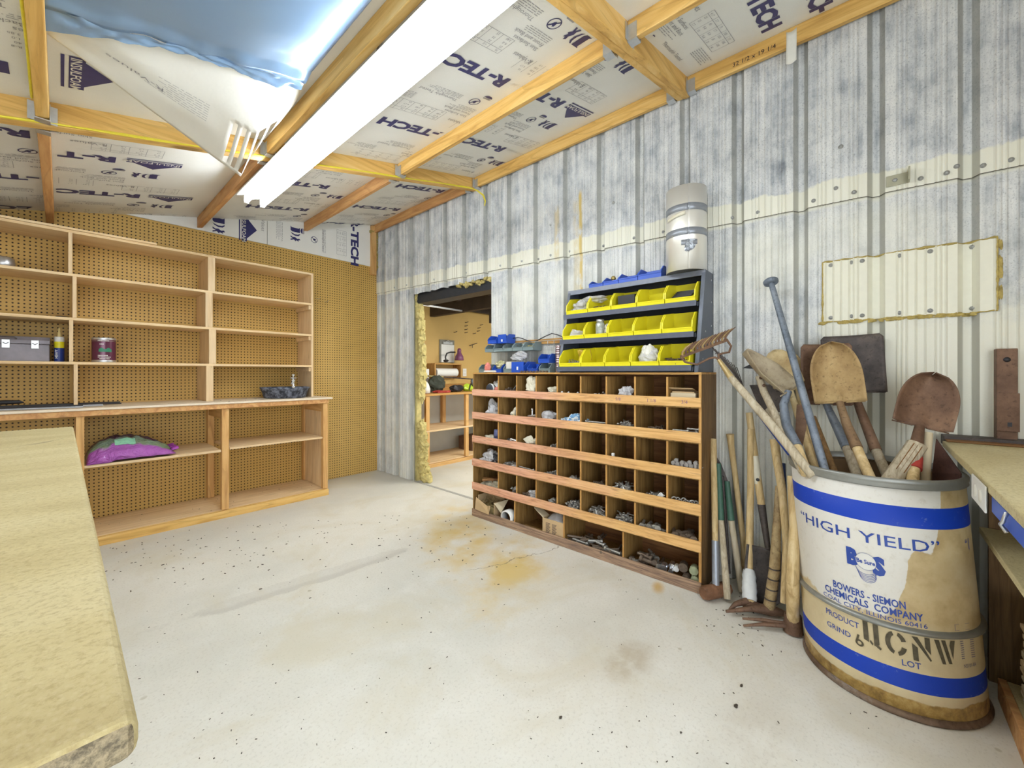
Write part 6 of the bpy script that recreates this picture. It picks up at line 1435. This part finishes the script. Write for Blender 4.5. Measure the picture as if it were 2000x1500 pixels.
for k in range(22):
    h_ = rr.choice([.011, .015, .020]); dx = rr.uniform(-.015, .015); dy = rr.uniform(-.02, 0); v_ = .002*k
    o = solo('cardboard_sheet', MB().box(1.45, 2.20+dx-v_, -1.0, -.377+dy, z_, z_+h_-.0006), [m_card_pale, m_card][k % 2], (['lowest', 'second', 'third', 'fourth', 'fifth', 'sixth', 'seventh', 'eighth', 'ninth', 'tenth', 'eleventh'][k]+' cardboard layer from the bottom of the stack under the corner bench' if k < 11 else ['eleventh', 'tenth', 'ninth', 'eighth', 'seventh', 'sixth', 'fifth', 'fourth', 'third', 'second', 'topmost'][k-11]+' cardboard layer from the top of the stack under the corner bench'), 'cardboard', 'cardboard sheets stacked under the corner bench', bevel=.0015); z_ += h_
# ================================================================ next room
t = thing('back_room_bench', 'wooden workbench with open shelves seen through the doorway', 'bench', (3.6, 4.4, 0))
obj('bench_top', MB().box(2.88, 5.6, 4.13, 4.75, .915, .940), m_ply['x'], t, bevel=.002)
obj('front_rail', MB().box(2.88, 5.6, 4.15, 4.18, .0, .045), m_stud['x'], t, bevel=.002)
obj('shelf_board', MB().box(3.0, 5.6, 4.15, 4.74, .455, .475), m_shelf['x'], t, bevel=.001); obj('shelf_board', MB().box(3.0, 5.6, 4.181, 4.74, .046, .060), m_shelf['x'], t)
for x in (3.04, 3.70, 4.5): obj('post', MB().box(x, x+.055, 4.151, 4.19, .061, .454), m_stud['z'], t, bevel=.002); obj('post', MB().box(x, x+.055, 4.151, 4.19, .476, .914), m_stud['z'], t, bevel=.002); obj('rear_post', MB().box(x+.02, x+.08, 4.68, 4.735, .476, .914), m_stud['z'], t, bevel=.002)
obj('side_panel', MB().box(2.90, 2.915, 4.18, 4.74, 0, .914), m_peg, t)
obj('rear_panel', MB().box(3.0, 5.6, 4.742, 4.748, .061, .914), plain('grey_panel', (.55,.55,.50), .6, var=.1, sc=4), t)
solo('dark_crate', MB().box(4.0, 4.4, 4.35, 4.65, .0610, .26), m_rust, 'dark wooden crate on the lowest shelf of the back room bench', 'crate', bevel=.004)
solo('backsplash_board', MB().box(3.6, 5.6, 4.735, 4.758, .941, 1.04), m_ply['x'], 'low wooden backsplash board behind the back room bench', 'board')
# little box shelf on the wall
t = thing('wall_box_shelf', 'small plywood box shelf on the ochre wall of the back room', 'shelf', (3.75, 4.68, 1.15)); a = PY(843, 735, 4.70); 
obj('top_board', MB().box(3.50, 4.00, 4.58, 4.757, 1.325, 1.343), m_ply['x'], t, bevel=.001); obj('side_board', MB().box(3.50, 3.518, 4.58, 4.757, 1.12, 1.324), m_ply['z'], t, bevel=.001); obj('side_board', MB().box(3.982, 4.00, 4.58, 4.757, 1.12, 1.324), m_ply['z'], t, bevel=.001)
t = thing('paper_towel_roll', 'white paper towel roll mounted under the little box shelf', 'paper towel', (3.75, 4.66, 1.21)); obj('roll', MB().tube([(3.56, 4.655, 1.21), (3.95, 4.655, 1.21)], .062, 20), m_white, t); obj('core_rod', MB().tube([(3.519, 4.655, 1.21), (3.56, 4.655, 1.21)], .012, 8).tube([(3.95, 4.655, 1.21), (3.981, 4.655, 1.21)], .012, 8), m_galv, t)
t = thing('clipboard', 'clipboard with white paper hanging on the ochre wall', 'clipboard', (3.85, 4.74, 1.36)); ca, cb_ = PY(860, 704, 4.74), PY(887, 660, 4.74)
obj('board', MB().box(ca.x-.01, cb_.x+.01, 4.745, 4.752, 1.36, 1.70), plain('hardboard', (.25,.24,.20), .5), t, bevel=.002); obj('paper', MB().box(ca.x+.02, cb_.x, 4.741, 4.7445, 1.365, 1.63), m_white, t); obj('clip', MB().box(ca.x+.05, cb_.x-.04, 4.728, 4.740, 1.635, 1.67).tube([(3.80, 4.725, 1.665), (3.85, 4.715, 1.69), (3.90, 4.725, 1.665)], .008, 8), m_galv, t)
t = thing('desk_lamp', 'purple gooseneck desk lamp clamped to the small box shelf', 'lamp', (3.86, 4.60, 1.345)); y_ = 4.60
pp = [PY(871, 706, y_), PY(870, 697, y_), PY(873, 690, y_), PY(880, 688, y_), PY(889, 688, y_)]
obj('gooseneck', MB().tube(pp, .011, 8), m_black, t); obj('clamp', MB().blob(pp[0]+Vector((0, 0, .01)), (.045, .03, .018), 2, .3), m_black, t)
q = PY(897, 697, y_); m_plum = plain('plum_enamel', (.22,.07,.16), .35)
obj('shade', MB().lathe([(.030, .075), (.034, .05), (.060, .01), (.068, -.05), (.066, -.052), (.057, .008), (.028, .05)], q, 20), m_plum, t); obj('lamp_cap', MB().lathe([(.0001, .13), (.022, .125), (.030, .10), (.030, .075), (.0001, .07)], q, 16), m_plum, t)
t = thing('wall_outlet', 'cream wall outlet right of the paper towel roll', 'outlet', (4.20, 4.75, 1.2)); a, b = PY(904, 735, 4.755), PY(911, 720, 4.755); obj('plate', MB().box(a.x, b.x, 4.752, 4.758, a.z, b.z), m_white, t, bevel=.002)
for zz in (.3, .7): obj('receptacle', MB().box(a.x+.015, b.x-.015, 4.749, 4.7515, a.z+(b.z-a.z)*(zz-.1), a.z+(b.z-a.z)*(zz+.1)), m_paper, t)
t = thing('spray_bottle', 'white spray bottle at the left end of the back room bench', 'bottle', (3.06, 4.32, .941)); C = PY(832, 766, 4.30)
obj('bottle', MB().lathe([(.0001, .941), (.055, .942), (.055, 1.0), (.035, 1.06), (.016, 1.09), (.0001, 1.091)], (C.x, 4.30, 0), 18), m_white, t); obj('trigger', MB().box(C.x-.05, C.x+.03, 4.285, 4.315, 1.09, 1.14).bar((C.x-.04, 4.30, 1.10), (C.x-.05, 4.30, 1.04), .02, .012), m_darksteel, t, bevel=.004)
solo('white_carton', MB().box(3.20, 3.42, 4.60, 4.70, .9405, 1.26), m_white, 'tall white carton behind the spray bottle', 'carton', bevel=.003)
solo('dark_bag', MB().blob((3.42, 4.45, 1.04), (.15, .10, .12), 4, .3, floor=.941), plain('dark_green_cloth', (.05,.06,.045), .8), 'dark folded bag beside the spray bottle', 'bag')
solo('red_cloth', MB().blob((3.36, 4.25, .952), (.14, .06, .02), 7, .3, floor=.941), m_red, 'red folded cloth on the back room bench', 'cloth')
t = thing('cordless_tool', 'black and lime green power tool on the back room bench', 'power tool', (3.75, 4.3, .941)); obj('body', MB().blob((3.70, 4.35, .985), (.13, .06, .05), 2, .2, floor=.941), m_black, t); obj('green_shell', MB().blob((3.94, 4.35, .99), (.12, .06, .055), 9, .2, floor=.941), plain('lime_plastic', (.50,.70,.05), .4), t)
obj('strap', MB().tube([(3.88, 4.28, .96), (3.93, 4.30, 1.05), (4.0, 4.30, 1.0), (4.04, 4.29, .95)], .010, 6), m_black, t)
t = thing('fishing_rod', 'thin brown rod with reel held above the back room bench', 'rod', (3.8, 4.5, 1.12)); obj('pole', MB().tube([(3.30, 4.52, 1.165), (4.9, 4.52, 1.065)], .009, 8), m_darksteel, t); obj('reel', MB().lathe([(.0001, -.02), (.04, -.02), (.045, .0), (.04, .02), (.0001, .02)], (4.18, 4.52, 1.075), 14, axis='y'), m_bluesteel, t); obj('grip', MB().tube([(3.34, 4.519, 1.163), (3.60, 4.519, 1.147)], .014, 8), plain('cork', (.45,.36,.15), .7), t)
t = thing('measuring_strip', 'white notched measuring strip hanging by the insulation edge', 'ruler', (3.1, 4.74, 1.3)); a = PY(826, 660, 4.74)
obj('strip', MB().box(a.x-.02, a.x+.04, 4.745, 4.752, 1.22, 1.62), m_white, t)
for k in range(12): obj('notch', MB().box(a.x+.022, a.x+.036, 4.742, 4.7445, 1.26+.028*k, 1.272+.028*k), m_black, t)
k = 0
for (px, py) in ((909, 630), (908, 637), (908, 644), (908, 650), (938, 635), (933, 641), (932, 647), (924, 652), (887, 649)):
    p_ = PY(px, py, 4.752); solo('pegboard_hook', MB().tube([p_+Vector((0, .006, 0)), p_+Vector((.0, -.025, 0)), p_+Vector((.03, -.035, .012))], .005, 6), m_darksteel, ['top hook of the left hook column', 'second hook of the left hook column', 'third hook of the left hook column', 'lowest hook of the left hook column', 'top hook of the slanting right row', 'second hook of the slanting right row', 'third hook of the slanting right row', 'lowest hook of the slanting right row', 'single faint hook left of the hook columns'][k]+' on the ochre wall', 'hook', 'hooks on the ochre wall'); k += 1
p_ = PY(922, 676, 4.752); solo('hook_bracket', MB().tube([p_+Vector((-.06, 0, 0)), p_+Vector((-.02, -.03, .02)), p_+Vector((.08, -.03, .05))], .006, 6).tube([p_+Vector((-.02, -.03, .02)), p_+Vector((-.02, -.03, -.03))], .005, 6), m_darksteel, 'branched dark tool hook on the ochre wall', 'hook')
# glass wool spilling from the cut jamb
m = MB()
pts = [(3.80, 2.05, .03), (3.79, 1.95, .035), (3.77, 1.85, .038), (3.76, 1.72, .04), (3.75, 1.60, .042), (3.74, 1.46, .045), (3.735, 1.33, .045), (3.735, 1.20, .045), (3.74, 1.08, .04), (3.75, .97, .03)]
for i, (y_, z_, r_) in enumerate(pts): m.blob((2.67, y_-.02, z_), (.045, r_, .085), i, .4, 2.6, 14, 10)
solo('insulation_batt', m, m_batt, 'tall upper strip of ragged yellow insulation along the left doorway edge', 'insulation'); m = MB()
pts = [(3.77, .60, .05), (3.75, .50, .06), (3.74, .40, .065), (3.74, .30, .06), (3.75, .20, .055), (3.72, .11, .07), (3.70, .05, .08)]
for i, (y_, z_, r_) in enumerate(pts): m.blob((2.68, y_-.03, z_), (.05, r_, .07), i+30, .45, 2.8, 14, 10, floor=.001)
solo('insulation_batt', m, m_batt, 'bulging lower clump of yellow insulation at the foot of the left doorway edge', 'insulation')
m = MB()
for i in range(9): m.blob((2.62, 2.60+.055*i, 2.065+.012*math.sin(i*2)), (.03, .03, .014+.012*(i % 3 == 0)), i, .5, nu=10, nv=8)
solo('insulation_tuft', m, m_batt, 'ragged insulation tufts hanging from the top edge of the doorway', 'insulation')
# ================================================================ small litter on floor and counter
rr = random.Random(21); m = MB()
def crumb(x, y, z, s):
    a = rr.uniform(0, 6.3); d = Vector((math.cos(a), math.sin(a), 0)); m.bar(Vector((x, y, z+s*.25)), Vector((x, y, z+s*.25))+d*s*rr.uniform(1, 2.4), s*.7, s*.45)
for k in range(190):
    px, py = rr.uniform(190, 1000), 985+abs(rr.gauss(0, 60)); p_ = PZ(px, py+ (1-(px-190)/900)*60, 0)
    if p_.y < 3.95 and p_.x < 2.25: crumb(p_.x, p_.y, .0003, rr.uniform(.003, .007))
for k in range(230):
    px, py = rr.uniform(250, 1900), rr.uniform(1000, 1495); p_ = PZ(px, py, 0)
    if p_.x < 2.28 and (Vector((p_.x, p_.y))-AX0).length > .30 and not (p_.x < .06 and p_.y > .3): crumb(p_.x, p_.y, .0003, rr.uniform(.0015, .004))
for k in range(40): crumb(rr.uniform(2.0, 2.5), rr.uniform(.27, .62), .0003, rr.uniform(.002, .006))
solo('floor_crumbs', m, plain('crumb', (.10,.08,.06), .8, var=.4), 'dark crumbs and seed husks scattered over the concrete floor', 'debris', kind='stuff')
m = MB()
for k in range(60): crumb(rr.uniform(.1, 1.7), rr.uniform(4.05, 4.5), rr.choice([.9625, .0625]), rr.uniform(.002, .005))
solo('counter_crumbs', m, bpy.data.materials['crumb'], 'tiny dark crumbs scattered on the counter top and its bottom board', 'debris', kind='stuff')
for (px, py, s) in ((1448, 1340, .013), (1437, 1380, .017), (1095, 1402, .012), (1330, 1432, .008)):
    p_ = PZ(px, py, 0); solo('dirt_clod', MB().blob((p_.x, p_.y, .002), (s*.55, s*.33, s*.25), int(px), .5, floor=.0003), bpy.data.materials['crumb'], {1448: 'small dark clod on the floor before the pickaxes', 1437: 'largest dark clod of dirt on the foreground floor', 1095: 'dark clod on the floor at the bottom middle', 1330: 'thin dark chip on the floor near the bottom edge'}[px], 'clod')
